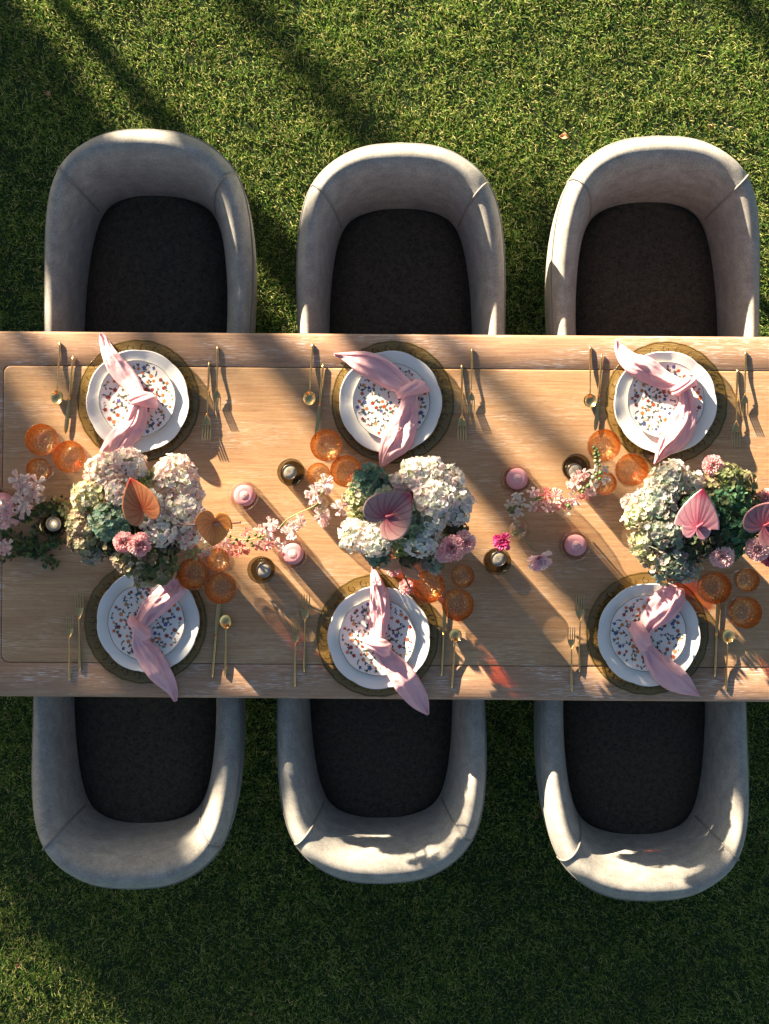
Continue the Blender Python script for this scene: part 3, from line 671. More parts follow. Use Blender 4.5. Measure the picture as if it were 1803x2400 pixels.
b = MB(); b.tube([(0, 0, 0), (.0005, 0, .004), (.002, .0006, .0075)], .0007, 5); WK = b.mesh('wick', 'wick')
b = MB(); b.lathe([(.0004, 0), (.0026, .003), (.0030, .006), (.0018, .012), (.0003, .018)], 12); FLM = b.mesh('flame', 'flame')
for (px, py, lit, lab) in ((571, 1162, 0, 'pink candle right of the left bouquet, above the orange anthurium'), (1211, 1123, 0, 'pink candle above the snapdragon stem, right of the middle bouquet'), (684, 1299, 1, 'burning pink candle below the white sweet peas'), (1349, 1279, 0, 'pink candle right of the pale ranunculus'), (2, 1180, 1, 'pink candle cut by the left edge of the picture')):
    p = P(px, py, TZ + .042); p.z = TZ
    o = bpy.data.objects.new('candle_glass', HP); COL.objects.link(o); o.location = (p.x, p.y, TZ); tag(o, 'clear glass cup around the ' + lab, 'candle holder', 'clear candle cups')
    t = thing('pink_candle', (p.x + .002, p.y + .001, TZ + .0065), lab, 'candle', 'pink candles')
    child('wax', WP, t); child('melt_pool', WPP, t); child('wick', WK, t, (0, 0, .0375))
    if lit: child('flame', FLM, t, (.002, .001, .042))
for (px, py, cx, cy, lit, lab) in ((123, 1229, 125, 1228, 1, 'beside the trailing greenery at the left'), (683, 1107, 678.5, 1106, 0, 'left of the upper middle goblets'), (613, 1335, 618.5, 1336.5, 0, 'left below the burning pink candle'), (1350.6, 1095.6, 1347, 1103, 0, 'under the snapdragon tip near the upper right goblets'), (1165, 1315.5, 1168.5, 1310, 0, 'below the hot pink ranunculus')):
    p = P(px, py, TZ + .04); o = bpy.data.objects.new('votive_holder', HS); COL.objects.link(o); o.location = (p.x, p.y, TZ); tag(o, 'smoked glass votive holder ' + lab, 'candle holder', 'smoked votive holders')
    c = P(cx, cy, TZ + .025); t = thing('tealight', (p.x + max(-.008, min(.008, c.x - p.x)), p.y + max(-.008, min(.008, c.y - p.y)), TZ + .0095), 'white tealight in the smoked votive ' + lab, 'candle', 'white tealights')
    child('tin_cup', TN, t); child('wax', WT, t); child('wick', WK, t, (0, 0, .0142))
    if lit: child('flame', FLM, t, (.002, .001, .019))

# ------------------------------------------------------------------ napkins
def H(x, y, pc):
    r = math.hypot(x - pc.x, y - pc.y)
    return TZ + float(np.interp(r, [0, .065, .09, .12, .14, .158, .175, .20], [.020, .021, .027, .030, .0305, .0215, .012, .004]))
def napkin(nm, pc, off, sc, tails, knot, lab, seed):
    rnd = random.Random(seed)
    def cv(zx, zy): return P(off[0] + zx / sc, off[1] + zy / sc, TZ + .04)
    kx, ky, ks, ka = knot; kp = cv(kx, ky); kw = M_(ks / sc, TZ + .05)
    root = thing('napkin', (kp.x, kp.y, TZ + .025), lab, 'napkin', 'pink knotted napkins')
    inv = Vector((kp.x, kp.y, TZ + .025))
    for ti, tl in enumerate(tails):
        pts = []
        for (zx, zy, w) in tl:
            q = cv(zx, zy); pts.append((q.x, q.y, M_(w / sc, TZ + .04)))
        pts.append((kp.x, kp.y, kw * .38))
        N = 44; smp = cr(pts, N); ph = rnd.uniform(0, 6); fe = rnd.uniform(-.25, .35); rows = []
        for i, (x, y, w) in enumerate(smp):
            f = i / (N - 1); a = smp[max(i - 1, 0)]; c = smp[min(i + 1, N - 1)]; d = Vector((c[0] - a[0], c[1] - a[1], 0)).normalized(); nrm = Vector((-d.y, d.x, 0))
            w = max(w, .0015); hh = (.0035 + .30 * min(w, .034)) * (.75 + .35 * f) ; e = fe + .35 * math.sin(f * 4 + ph)
            row = []
            us = [(u, 0) for u in np.linspace(min(.95, e + .35), -1, 15)] + [(u, 1) for u in np.linspace(-.92, .92, 7)] + [(u, 2) for u in np.linspace(1, e, 13)]
            for (u, lay) in us:
                bulge = hh * math.sqrt(max(0, 1 - u * u))
                fold = (.0060 * (1 - abs(math.sin(2.3 * u + ph + 2.4 * f))) ** 2 + .0045 * (1 - abs(math.sin(3.9 * u - 3.2 * f + ph * 2))) ** 2.5 - .002) * (1 - u ** 4) + .005 * mnoise.noise(Vector((u * 1.6 + seed, f * 5, ti * 3.1))) + .0030 * abs(mnoise.noise(Vector((u * 2.2 + f * 6, f * 9 - u * 3, seed * 2.3 + ti))))
                wob = 1 + .07 * mnoise.noise(Vector((f * 4, u, seed + ti * 7.7)))
                px_, py_ = x + nrm.x * w * u * wob, y + nrm.y * w * u * wob
                base = .55 * H(x, y, pc) + .45 * H(px_, py_, pc) + .003
                base = max(base, H(px_, py_, pc) + .0015)
                lift = .020 * math.exp(-((1 - f) / .16) ** 2)
                if lay == 0: z = base + lift + max(.001, bulge + fold)
                elif lay == 1: z = base + lift * .5
                else: z = base + lift + max(.001, bulge + fold) + .0028
                row.append(Vector((px_, py_, z)) - inv)
            rows.append(row)
        bb = MB(); bb.grid(rows); solid(bb.build('tail', 'linen', root), .0008)
    # knot: a pleated band pulled over the cloth, with a tucked end
    ax = Vector((math.cos(ka), math.sin(ka), 0)); nr = Vector((-ax.y, ax.x, 0)); bz = H(kp.x, kp.y, pc) - inv.z
    bb = MB(); rows = []
    for i in range(31):
        th = -.35 + (math.pi + .7) * i / 30; row = []
        for j in range(17):
            v = j / 16 * 2 - 1; prof = (1 - abs(v) ** 2.6)
            rr = kw * (.62 + .30 * prof) + .0026 * math.sin(v * 7 + 2.2 * math.sin(th * 1.5 + seed)) * prof + .005 * mnoise.noise(Vector((v * 1.3, th, seed)))
            hgt = (.046 * (.62 + .38 * prof)) + .0025 * math.sin(v * 7 + 1.5 * math.sin(th * 1.5 + seed)) * prof
            skew = .35 * math.cos(th) * kw
            row.append(nr * (math.cos(th) * rr) + ax * (v * kw * (.55 + .14 * math.sin(th + seed)) + skew) + Vector((0, 0, bz + .004 + max(-.004, math.sin(th)) * hgt)))
        rows.append(row)
    bb.grid(rows); solid(bb.build('knot', 'linen', root), .001)
Z1, Z2, Z3, Z4, Z5, Z6 = ((0, 760), 2.77), ((600, 760), 2.77), ((1200, 760), 2.756), ((0, 1200), 2.77), ((600, 1200), 2.77), ((1200, 1200), 2.756)
PC = [P(*x[2], TZ + .026) for x in PLACES]
napkin('a', PC[0], *Z1, [[(640, 48, 8), (655, 80, 26), (690, 165, 44), (750, 260, 62), (830, 360, 66)], [(690, 860, 62), (745, 790, 78), (815, 715, 84), (880, 630, 72)]], (925, 490, 92, math.radians(-62)), 'pink knotted napkin with a narrow tip pointing up, upper left setting', 1)
napkin('b', PC[1], *Z2, [[(505, 188, 6), (580, 205, 30), (690, 245, 74), (800, 295, 84), (900, 360, 74)], [(808, 932, 6), (855, 840, 62), (915, 750, 100), (960, 650, 88), (990, 555, 66)]], (1010, 425, 100, math.radians(-40)), 'pink knotted napkin slanting across the upper middle plate', 2)
napkin('c', PC[2], *Z3, [[(685, 92, 6), (715, 165, 40), (775, 245, 66), (870, 290, 78), (980, 355, 62)], [(928, 902, 6), (985, 810, 52), (1060, 720, 92), (1110, 620, 86), (1135, 520, 58)]], (1110, 400, 88, math.radians(-30)), 'pink knotted napkin with a pointed raised tip, upper right setting', 3)
napkin('d', PC[3], *Z4, [[(1165, 455, 58), (1120, 505, 74), (1050, 570, 76), (960, 655, 66)], [(1132, 1238, 10), (1105, 1160, 40), (1045, 1060, 72), (975, 950, 80), (915, 860, 58)]], (900, 755, 92, math.radians(75)), 'pink knotted napkin hanging just past the edge, lower left setting', 4)
napkin('e', PC[4], *Z5, [[(755, 348, 4), (775, 430, 32), (800, 540, 58), (805, 650, 66), (790, 760, 58)], [(1120, 1325, 8), (1065, 1235, 66), (985, 1120, 84), (920, 1030, 78), (850, 950, 60)]], (785, 865, 96, math.radians(100)), 'pink knotted napkin with longest tail hanging over the edge, lower middle', 5)
napkin('f', PC[5], *Z6, [[(1070, 480, 52), (1040, 540, 88), (975, 620, 100), (890, 720, 60)], [(1228, 1195, 5), (1130, 1130, 60), (1040, 1070, 84), (960, 1000, 78), (890, 900, 46)]], (830, 805, 92, math.radians(60)), 'pink knotted napkin with a triangular tail, lower right setting', 6)

# ------------------------------------------------------------------ flowers
PAL = {
 'blush': [(.92, .74, .68), (.92, .81, .74), (.88, .62, .59), (.93, .86, .79), (.90, .70, .67)],
 'white': [(.93, .88, .82), (.92, .82, .77), (.92, .85, .81), (.88, .73, .70), (.93, .89, .77)],
 'coolwhite': [(.90, .87, .85), (.90, .86, .82), (.84, .80, .79), (.92, .88, .84)],
 'cream': [(.62, .60, .38), (.70, .66, .46), (.48, .50, .28), (.74, .68, .52), (.55, .42, .30)],
 'sage': [(.24, .32, .20), (.34, .40, .27), (.18, .26, .16), (.42, .45, .31), (.30, .30, .20)],
 'teal': [(.14, .27, .21), (.20, .33, .26), (.10, .20, .14), (.28, .38, .30), (.22, .26, .18)],
 'antique': [(.40, .34, .21), (.52, .40, .30), (.25, .26, .14), (.60, .52, .36), (.30, .22, .16), (.46, .44, .28)],
 'grey': [(.30, .34, .28), (.40, .42, .36), (.22, .25, .19), (.46, .45, .42), (.34, .28, .27), (.25, .33, .26)],
 'palegrey': [(.48, .52, .46), (.58, .60, .54), (.40, .46, .38), (.52, .46, .43), (.62, .60, .52)],
 'olive': [(.17, .20, .09), (.25, .26, .12), (.12, .15, .06), (.38, .33, .18), (.45, .34, .22)],
 'deep': [(.06, .17, .09), (.09, .23, .13), (.05, .12, .06), (.12, .26, .14), (.10, .13, .06)],
 'dark': [(.07, .10, .05), (.12, .12, .06), (.05, .07, .04), (.16, .13, .08)],
 'lime': [(.46, .50, .20), (.56, .56, .30), (.34, .40, .15)],
}
FP = [(0, 0, 0), (.30, .32, .10), (-.30, .32, .10), (.50, .68, .16), (-.50, .68, .16), (.26, 1.0, .10), (-.26, 1.0, .10), (0, .6, -.02)]
FT = [(7, 0, 1), (7, 1, 3), (7, 3, 5), (7, 5, 6), (7, 6, 4), (7, 4, 2), (7, 2, 0)]
def floret(b, p, nrm, size, col, rnd, np_=4):
    nrm = nrm.normalized(); x = nrm.cross(Vector((rnd.gauss(0, 1), rnd.gauss(0, 1), rnd.gauss(0, 1)))).normalized(); y = nrm.cross(x)
    cup = rnd.uniform(-.05, .5)
    for k in range(np_):
        a = 2 * math.pi * k / np_ + rnd.uniform(-.15, .15); u = x * math.cos(a) + y * math.sin(a); v = nrm.cross(u); L = size * .5 * rnd.uniform(.85, 1.12); W = L * rnd.uniform(.95, 1.2)
        vs = [p + u * (fy * L) + v * (fx * W) + nrm * (fz * L + cup * L * fy * fy) for (fx, fy, fz) in FP]
        cc = tuple(min(.9, c * rnd.uniform(.88, 1.1)) for c in col); ci = (cc[0] * .82, cc[1] * .9, cc[2] * .66)
        b.add(vs, FT, [ci] + [cc] * 6 + [cc])
def hydrangea(root, px, py, rpx, zc, pal, seed, fs=.021, squash=.8):
    rnd = random.Random(seed); z = TZ + zc; c = P(px, py, z + M_(rpx, z) * .4); c.z = z; r = M_(rpx, z) * 1.0
    b = MB(); c = c - root.location; placed = []
    want = int(2.0 * math.pi * r * r * 1.55 / (fs * fs) * 1.7); tries = 0
    while len(placed) < want and tries < want * 14:
        tries += 1; cz = rnd.uniform(-.45, 1); th = rnd.uniform(0, 6.283); sr = math.sqrt(1 - cz * cz); d = Vector((sr * math.cos(th), sr * math.sin(th), cz))
        if any((d - e).length < fs / r * .55 for e in placed): continue
        placed.append(d)
        rr = r * rnd.uniform(.84, 1.06) * (1 + .16 * mnoise.noise(d * 2.5 + Vector((seed, 0, 0)))); p = c + Vector((d.x * rr, d.y * rr, d.z * rr * squash))
        n = (d + Vector((rnd.gauss(0, .33), rnd.gauss(0, .33), rnd.gauss(0, .25) + .15)))
        floret(b, p, n, fs * rnd.uniform(.8, 1.25), rnd.choice(PAL[pal]), rnd)
    o = b.build('hydrangea_head', 'petal', root, smooth=False); o['label'] = {'blush': 'blush pink hydrangea', 'white': 'white hydrangea', 'coolwhite': 'bluish white hydrangea', 'cream': 'cream green hydrangea', 'sage': 'sage green hydrangea', 'teal': 'blue green hydrangea', 'antique': 'antique brown green hydrangea', 'grey': 'greyish green hydrangea', 'palegrey': 'pale greyish hydrangea', 'olive': 'olive green hydrangea', 'deep': 'deep green hydrangea', 'dark': 'dark green filler blossom', 'lime': 'lime green blossom'}[pal] + ' head'
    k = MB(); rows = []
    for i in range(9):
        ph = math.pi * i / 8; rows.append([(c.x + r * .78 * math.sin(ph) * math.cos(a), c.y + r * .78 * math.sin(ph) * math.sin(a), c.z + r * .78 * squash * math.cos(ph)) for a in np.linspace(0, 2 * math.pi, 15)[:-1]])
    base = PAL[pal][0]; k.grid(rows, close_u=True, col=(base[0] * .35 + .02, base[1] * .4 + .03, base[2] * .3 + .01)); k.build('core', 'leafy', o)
HEART = [(0, 1), (8, .90), (18, .81), (32, .73), (50, .68), (75, .66), (100, .67), (122, .66), (140, .61), (155, .50), (167, .34), (175, .18), (180, .07)]
def anthurium(root, base, tip, z0, z1, cols, seed, width=1.0, fold=0.0, spadix=None, stem=None, lobe=1.0, curl=.25):
    """cols: centre, outer, tip, vein"""
    b0 = P(*base, TZ + z0); t0 = P(*tip, TZ + z1); ax = (t0 - b0); L = ax.length; ax.normalize()
    side = Vector((-ax.y, ax.x, 0)).normalized(); up = ax.cross(side); up = up if up.z > 0 else -up
    org = b0 - root.location; NA, NRd = 360, 14; rows = []; cl = []
    veins = [math.radians(v) for v in (0, 14, 34, 60, 90, 122, 150)]
    for i in range(NRd + 1):
        f = i / NRd; row = []
        for k in range(NA):
            a = 2 * math.pi * k / NA; aa = math.degrees(min(a, 2 * math.pi - a)); r = L * float(np.interp(aa, [h[0] for h in HEART], [h[1] for h in HEART]))
            if aa > 90: r *= lobe
            x, y = r * f * math.cos(a), r * f * math.sin(a) * width
            sa = min(a, 2 * math.pi - a); va = sa + .75 * (f - .35) * math.sin(sa); dv = min(abs(va - v) for v in veins); vein = math.exp(-(dv * (f + .12) / .033) ** 2)
            z = L * (curl * (f ** 2) * (.35 * abs(math.sin(a)) - .10) + fold * (abs(y) / L)) + .0004 * (1 - math.exp(-(dv * (f + .1) / .10) ** 2)) * math.sin(math.pi * min(1, f * 1.02))
            row.append(org + ax * x + side * y + up * z)
            tipk = sstep(.62, .98, f * math.cos(a) * r / L) if aa < 60 else 0
            c = np.array(cols[0]) * (1 - f) + np.array(cols[1]) * f; c = c * (1 - tipk) + np.array(cols[2]) * tipk; c = c * (1 - .72 * vein * (1 - .3 * f)) + np.array(cols[3]) * .72 * vein * (1 - .3 * f)
            c = c * (.93 + .14 * mnoise.noise(Vector((x * 160, y * 160, seed)))); cl.append(tuple(float(t) for t in c))
        rows.append(row)
    bb = MB(); bb.grid(rows, close_u=True, col=cl); o = bb.build('anthurium_spathe', 'spathe', root); o['label'] = 'heart-shaped veined anthurium'; solid(o, .0012, -1)
    if spadix:
        e = P(*spadix[:2], TZ + spadix[2]) - root.location; s0 = org + up * .004; bb = MB(); N = 16
        bb.tube([s0.lerp(e, k / N) for k in range(N + 1)], [.0042 * (1 - .35 * k / N) * (1 if k % 2 else 1.12) for k in range(N + 1)], 9, col=spadix[3]); bb.build('spadix', 'spathe', o)
    if stem:
        bb = MB(); pts = [org - up * .002] + [P(*q[:2], TZ + q[2]) - root.location for q in stem]; bb.tube([tuple(x) for x in cr([tuple(x) for x in pts], 10)], .0024, 7); bb.build('stem', 'dstem', o)
def ruffle(b, p, nrm, r, pal, rnd, rings=((.30, 6, 1.1), (.62, 9, .75), (.88, 12, .42), (1.0, 13, .12)), centre=None):
    nrm = nrm.normalized(); x = nrm.cross(Vector((.3, .8, .1))).normalized(); y = nrm.cross(x)
    for (rk, n, el) in rings:
        for k in range(n):
            a = 2 * math.pi * (k + rnd.random() * .6) / n; u = x * math.cos(a) + y * math.sin(a); v = nrm.cross(u)
            e = el + rnd.uniform(-.2, .2); L = r * (rk * .62 + .38) * rnd.uniform(.9, 1.08); W = r * .62 * (.6 + .4 * rk)
            dirv = u * math.cos(e) + nrm * math.sin(e); pn = nrm * math.cos(e) - u * math.sin(e); rows = []; cl = []
            col = rnd.choice(pal); q = p + u * r * .05
            for i in range(4):
                f = i / 3; row = []
                for j in range(7):
                    g = j / 6 * 2 - 1; zz = .10 * r * math.sin(j * 2.1 + k) * f * f; ex = L * (f - .10 * g * g * f + (.05 * (1 if j % 2 else -1) if i == 3 else 0))
                    row.append(q + dirv * ex + v * (g * W * .5 * (.25 + .75 * f)) + pn * zz)
                    t = f; cc = [min(.92, c * (.80 + .25 * t)) for c in col]
                    if centre and rk < .7: cc = [cc[m] * (.45 + .55 * t) + centre[m] * (.55 * (1 - t)) for m in range(3)]
                    cl.append(tuple(cc))
                rows.append(row)
            b.grid(rows, col=cl)
def carnation(root, px, py, rpx, zc, pal, seed, centre=None, tilt=(0, 0)):
    rnd = random.Random(seed); p = P(px, py, TZ + zc) - root.location; b = MB()
    ruffle(b, p, Vector((tilt[0], tilt[1], 1)), M_(rpx, TZ + zc), pal, rnd, centre=centre); o = b.build('carnation', 'petal', root, smooth=False); o['label'] = 'ruffled pink carnation'
    sb = MB(); sb.tube([tuple(x) for x in cr([(p.x * .12, p.y * .12, .12), (p.x * .6, p.y * .6, .6 * p.z + .06), (p.x, p.y, p.z - .004)], 9)], .0022, 6); sb.build('stem', 'stem', o)
    return o
PINK = [(.88, .56, .57), (.90, .66, .65), (.84, .46, .49)]; LIL = [(.88, .63, .64), (.90, .71, .70), (.84, .54, .57)]
def bouquet(px, py, label):
    c = P(px, py, TZ + .10); r = thing('flower_arrangement', (c.x, c.y, TZ), label, 'bouquet', 'hydrangea arrangements down the table')
    b = MB(); b.lathe([(0, .001), (.05, .001), (.058, .006), (.074, .07), (.072, .14), (.066, .155), (.062, .153), (.066, .07), (.05, .01), (0, .01)], 40); b.build('vase', 'vase', r)
    b = MB(); rnd = random.Random(int(px))
    for k in range(14):
        a = rnd.uniform(0, 6.283); q = rnd.uniform(.02, .07); b.tube([(0.3 * q * math.cos(a), .3 * q * math.sin(a), .03), (q * math.cos(a), q * math.sin(a), .20)], .003, 5)
    b.build('stems', 'stem', r)
    return r
def heads(root, lst, cx, cy, rad, top, seed):
    for i, (x, y, r, pal) in enumerate(lst):
        d = min(1, math.hypot(x - cx, y - cy) / rad); hydrangea(root, x, y, r, top - .075 * d * d - (.02 if r < 30 else 0), pal, seed + i)
B1 = bouquet(312, 1210, 'left bouquet of blush, white and brown green hydrangeas with one orange anthurium')
heads(B1, [(243, 1106, 42, 'blush'), (296, 1092, 42, 'blush'), (408, 1118, 50, 'blush'), (432, 1150, 38, 'blush'), (425, 1205, 50, 'white'), (432, 1250, 34, 'blush'), (281, 1160, 36, 'blush'), (375, 1238, 38, 'white'), (208, 1165, 42, 'cream'), (241, 1138, 26, 'sage'),
           (258, 1222, 46, 'teal'), (190, 1232, 36, 'antique'), (196, 1265, 36, 'antique'), (216, 1290, 28, 'grey'), (306, 1312, 38, 'antique'), (368, 1320, 46, 'olive'), (342, 1352, 26, 'antique'), (390, 1285, 26, 'dark'), (262, 1280, 26, 'dark'), (345, 1118, 20, 'lime'), (340, 1190, 40, 'white')], 312, 1205, 150, .245, 100)
anthurium(B1, (333, 1190), (304, 1119), .318, .33, ((.68, .15, .04), (.72, .30, .13), (.60, .04, .03), (.36, .04, .02)), 1, width=.86, lobe=1.0, fold=.25)
carnation(B1, 290, 1270, 25, .29, PINK, 51, (.45, .05, .09)); carnation(B1, 326, 1276, 28, .295, PINK, 52, (.45, .05, .09), (.1, -.2))
anthurium(B1, (502.8, 1226.6), (499, 1281), .30, .265, ((.88, .22, .02), (.92, .36, .07), (.70, .18, .03), (.40, .10, .02)), 2, width=.86, lobe=1.22, fold=.30, spadix=(565, 1223.5, .315, (.62, .25, .16)), stem=[(472, 1229, .295), (440, 1230, .27), (400, 1225, .22)])
B2 = bouquet(950, 1205, 'middle bouquet of white and green hydrangeas with a large mauve anthurium')
heads(B2, [(868, 1132, 42, 'teal'), (842, 1165, 34, 'cream'), (846, 1195, 26, 'lime'), (975, 1112, 38, 'white'), (1010, 1108, 34, 'white'), (1050, 1128, 36, 'white'), (1072, 1172, 36, 'white'), (1070, 1200, 30, 'coolwhite'), (1018, 1172, 48, 'white'), (1010, 1215, 38, 'white'), (985, 1262, 42, 'coolwhite'), (838, 1252, 40, 'white'), (880, 1266, 38, 'white'), (848, 1222, 20, 'grey'),
           (940, 1280, 26, 'lime'), (888, 1302, 26, 'teal'), (1012, 1313, 26, 'grey'), (1068, 1236, 26, 'dark'), (950, 1230, 44, 'sage'), (935, 1140, 28, 'blush'), (960, 1305, 22, 'dark'), (900, 1185, 40, 'sage')], 950, 1200, 150, .245, 200)
anthurium(B2, (905.6, 1211.6), (965, 1157), .32, .32, ((.48, .10, .14), (.50, .33, .30), (.52, .05, .10), (.20, .02, .05)), 3, width=1.12, lobe=1.0, fold=.18, spadix=(925, 1206, .33, (.50, .10, .14)))
anthurium(B2, (940, 1328.6), (948, 1306), .145, .175, ((.42, .17, .10), (.50, .28, .19), (.40, .13, .08), (.20, .05, .04)), 4, width=1.9, lobe=1.15, fold=.2, stem=[(950, 1355, .12), (962, 1378, .10)])
carnation(B2, 1059, 1285, 30, .255, PINK, 53, (.62, .16, .2)); carnation(B2, 1086, 1272, 28, .23, PINK, 54, (.62, .16, .2), (.3, 0)); carnation(B2, 1040, 1300, 20, .22, LIL, 55)
carnation(B2, 922, 1334, 18, .12, PINK, 56); carnation(B2, 953, 1376, 18, .09, PINK, 57)
B3 = bouquet(1600, 1215, 'right bouquet of pale and deep green hydrangeas with two pink anthuriums')
heads(B3, [(1566, 1134, 42, 'palegrey'), (1577, 1110, 32, 'white'), (1540, 1178, 46, 'palegrey'), (1508, 1210, 40, 'cream'), (1505, 1185, 26, 'palegrey'), (1562, 1240, 48, 'grey'), (1512, 1268, 36, 'cream'), (1540, 1300, 36, 'antique'), (1580, 1318, 50, 'grey'), (1610, 1330, 32, 'palegrey'), (1628, 1132, 24, 'white'), (1700, 1128, 42, 'olive'), (1735, 1140, 38, 'olive'), (1712, 1185, 50, 'deep'), (1750, 1190, 36, 'olive'), (1715, 1235, 48, 'deep'), (1750, 1245, 34, 'deep'), (1688, 1268, 32, 'dark'), (1725, 1280, 28, 'deep'), (1640, 1200, 44, 'deep'), (1640, 1275, 36, 'dark'), (1790, 1215, 36, 'olive')], 1610, 1210, 170, .245, 300)
anthurium(B3, (1633.6, 1236), (1646.6, 1145), .32, .33, ((.52, .13, .20), (.60, .33, .38), (.58, .02, .09), (.26, .02, .07)), 5, width=.88, lobe=.64, fold=-.10, curl=.1, spadix=(1649, 1226, .326, (.45, .08, .12)))
anthurium(B3, (1791, 1233), (1842, 1176), .29, .295, ((.46, .10, .15), (.48, .24, .25), (.52, .05, .10), (.20, .02, .05)), 6, width=1.05, fold=.1, spadix=(1808, 1225, .305, (.45, .08, .12)))
for (x, y, r, z, pal, s) in ((1670, 1090, 24, .22, PINK, 61), (1477, 1177, 22, .15, [(.80, .62, .60), (.82, .70, .66)], 62), (1692, 1303, 29, .235, LIL, 63), (1776, 1287, 29, .235, LIL, 64), (1796, 1168, 22, .17, PINK, 65), (1806, 1308, 22, .17, [(.70, .16, .26), (.74, .25, .33)], 66)):
    carnation(B3, x, y, r, z, pal, s)

# bud vases and loose sprays
b = MB(); b.lathe([(0, .0015), (.018, .001), (.027, .012), (.0300, .028), (.024, .046), (.0135, .056), (.0110, .066), (.0135, .074), (.0122, .0745), (.0095, .066), (.0120, .056), (.0222, .045), (.0280, .028), (.0248, .013), (.016, .005), (0, .005)], 40); VM = b.mesh('bud_vase', 'clear')
for (x, y, lab) in ((1322, 1190, 'holding the curved pink snapdragons'), (1216, 1240, 'holding the two ranunculus'), (746, 1184, 'holding the white sweet peas'), (84, 1162, 'under the pale pink blossoms at the left')):
    p = P(x, y, TZ + .03); o = bpy.data.objects.new('bud_vase', VM); COL.objects.link(o); o.location = (p.x, p.y, TZ); tag(o, 'small round clear glass bud vase ' + lab, 'vase', 'clear bud vases')
def blossom(root, px, py, z, size_px, pal, seed, n=5):
    rnd = random.Random(seed); p = P(px, py, TZ + z) - root.location; b = MB(); s = M_(size_px)
    nrm = Vector((rnd.gauss(0, .5), rnd.gauss(0, .5), 1))
    s *= 1.3; ruffle(b, p - nrm.normalized() * s * .2, nrm, s, pal, rnd, rings=((.5, 3, .85), (1.0, n, .25)))
    return b.build('blossom', 'petal', root, smooth=False)
def bud(root, px, py, z, size_px, col, seed):
    rnd = random.Random(seed); p = P(px, py, TZ + z) - root.location; b = MB(); s = M_(size_px); rows = []
    for i in range(6):
        ph = math.pi * i / 5; rows.append([(p.x + s * .8 * math.sin(ph) * math.cos(a), p.y + s * .8 * math.sin(ph) * math.sin(a), p.z + s * math.cos(ph)) for a in np.linspace(0, 6.283, 9)[:-1]])
    c = tuple(t * rnd.uniform(.8, 1.2) for t in col); b.grid(rows, close_u=True, col=c); return b.build('bud', 'leafy', root)
def spray(name, label, cat, stem_pts, blossoms, buds, pal, seed, rad=.0016):
    p0 = P(*stem_pts[0][:2], TZ + stem_pts[0][2]); root = thing(name, (p0.x, p0.y, p0.z), label, cat)
    pts = [tuple(P(x, y, TZ + z) - root.location) for (x, y, z) in stem_pts]; b = MB(); b.tube([tuple(x) for x in cr(pts, 8 * len(pts))], rad, 6); b.build('stem', 'stem', root)
    for i, (x, y, z, s, *pp) in enumerate(blossoms): blossom(root, x, y, z, s, pp[0] if pp else pal, seed + i)
    for i, (x, y, z, s, c) in enumerate(buds): bud(root, x, y, z, s, c, seed + 50 + i)
    return root
SWEET = [(.84, .68, .66), (.84, .76, .74), (.80, .58, .58)]; SNAP = [(.80, .48, .46), (.82, .60, .56), (.74, .32, .32)]; WSN = [(.76, .78, .72), (.80, .76, .74)]; CORAL = [(.76, .28, .25), (.80, .40, .36)]
GB = (.14, .20, .07); WB = (.60, .62, .44); PGB = (.36, .42, .20)
def zz(off, sc, x, y): return off[0] + x / sc, off[1] + y / sc
q4 = lambda x, y: zz((420, 1140), 5.194, x, y); q5 = lambda x, y: zz((1140, 1020), 5.194, x, y); q6 = lambda x, y: zz((0, 960), 5.819, x, y); q2 = lambda x, y: zz((600, 760), 2.77, x, y)
spray('sweet_pea_stem', 'white sweet pea stem curving left from its bud vase by the middle bouquet', 'flower', [(746, 1184, .03), (748, 1172, .085), (*q4(1640, 240), .10), (*q4(1350, 380), .09), (*q4(1220, 500), .085)],
      [(*q4(1110, 450), .10, 13, SWEET), (*q4(1150, 470), .09, 12), (*q4(1100, 560), .09, 15), (*q4(1340, 560), .10, 17), (*q4(1400, 470), .10, 13), (*q4(1490, 410), .105, 13), (*q4(1225, 700), .08, 12), (*q4(1060, 720), .075, 11, SNAP)], [(*q4(1400, 640), .09, 5, WB), (*q4(1320, 450), .1, 4, GB)], SWEET, 400)
spray('sweet_pea_stem', 'upright white sweet pea stem between the orange goblets and middle bouquet', 'flower', [(746, 1184, .03), (745, 1178, .085), (752, 1160, .12), (762, 1148, .14)],
      [(*q2(445, 1030), .15, 17), (*q2(455, 1060), .14, 14), (*q2(380, 1105), .13, 18), (*q2(360, 1130), .12, 13), (*q2(545, 1190), .12, 17), (*q2(425, 1245), .11, 19), (*q2(450, 1275), .10, 14)], [], SWEET, 430)
spray('snapdragon_stem', 'coral snapdragon stem lying behind the lower left goblets', 'flower', [(*q4(620, 620), .04), (*q4(760, 650), .05), (*q4(900, 640), .06), (*q4(1050, 590), .07)],
      [(*q4(570, 540), .07, 12, CORAL), (*q4(570, 690), .06, 13, LIL), (*q4(620, 770), .05, 13, SNAP), (*q4(730, 720), .07, 12, CORAL), (*q4(770, 790), .06, 14, CORAL), (*q4(815, 560), .08, 10, CORAL), (*q4(960, 720), .06, 10, SNAP), (*q4(980, 530), .09, 11, SNAP), (*q4(1090, 720), .06, 12, CORAL)],
      [(*q4(x, y), .07, 5, GB) for (x, y) in ((660, 690), (830, 660), (880, 690), (850, 620), (930, 590), (700, 650), (980, 610), (1010, 640), (620, 610), (890, 720))], SNAP, 460)
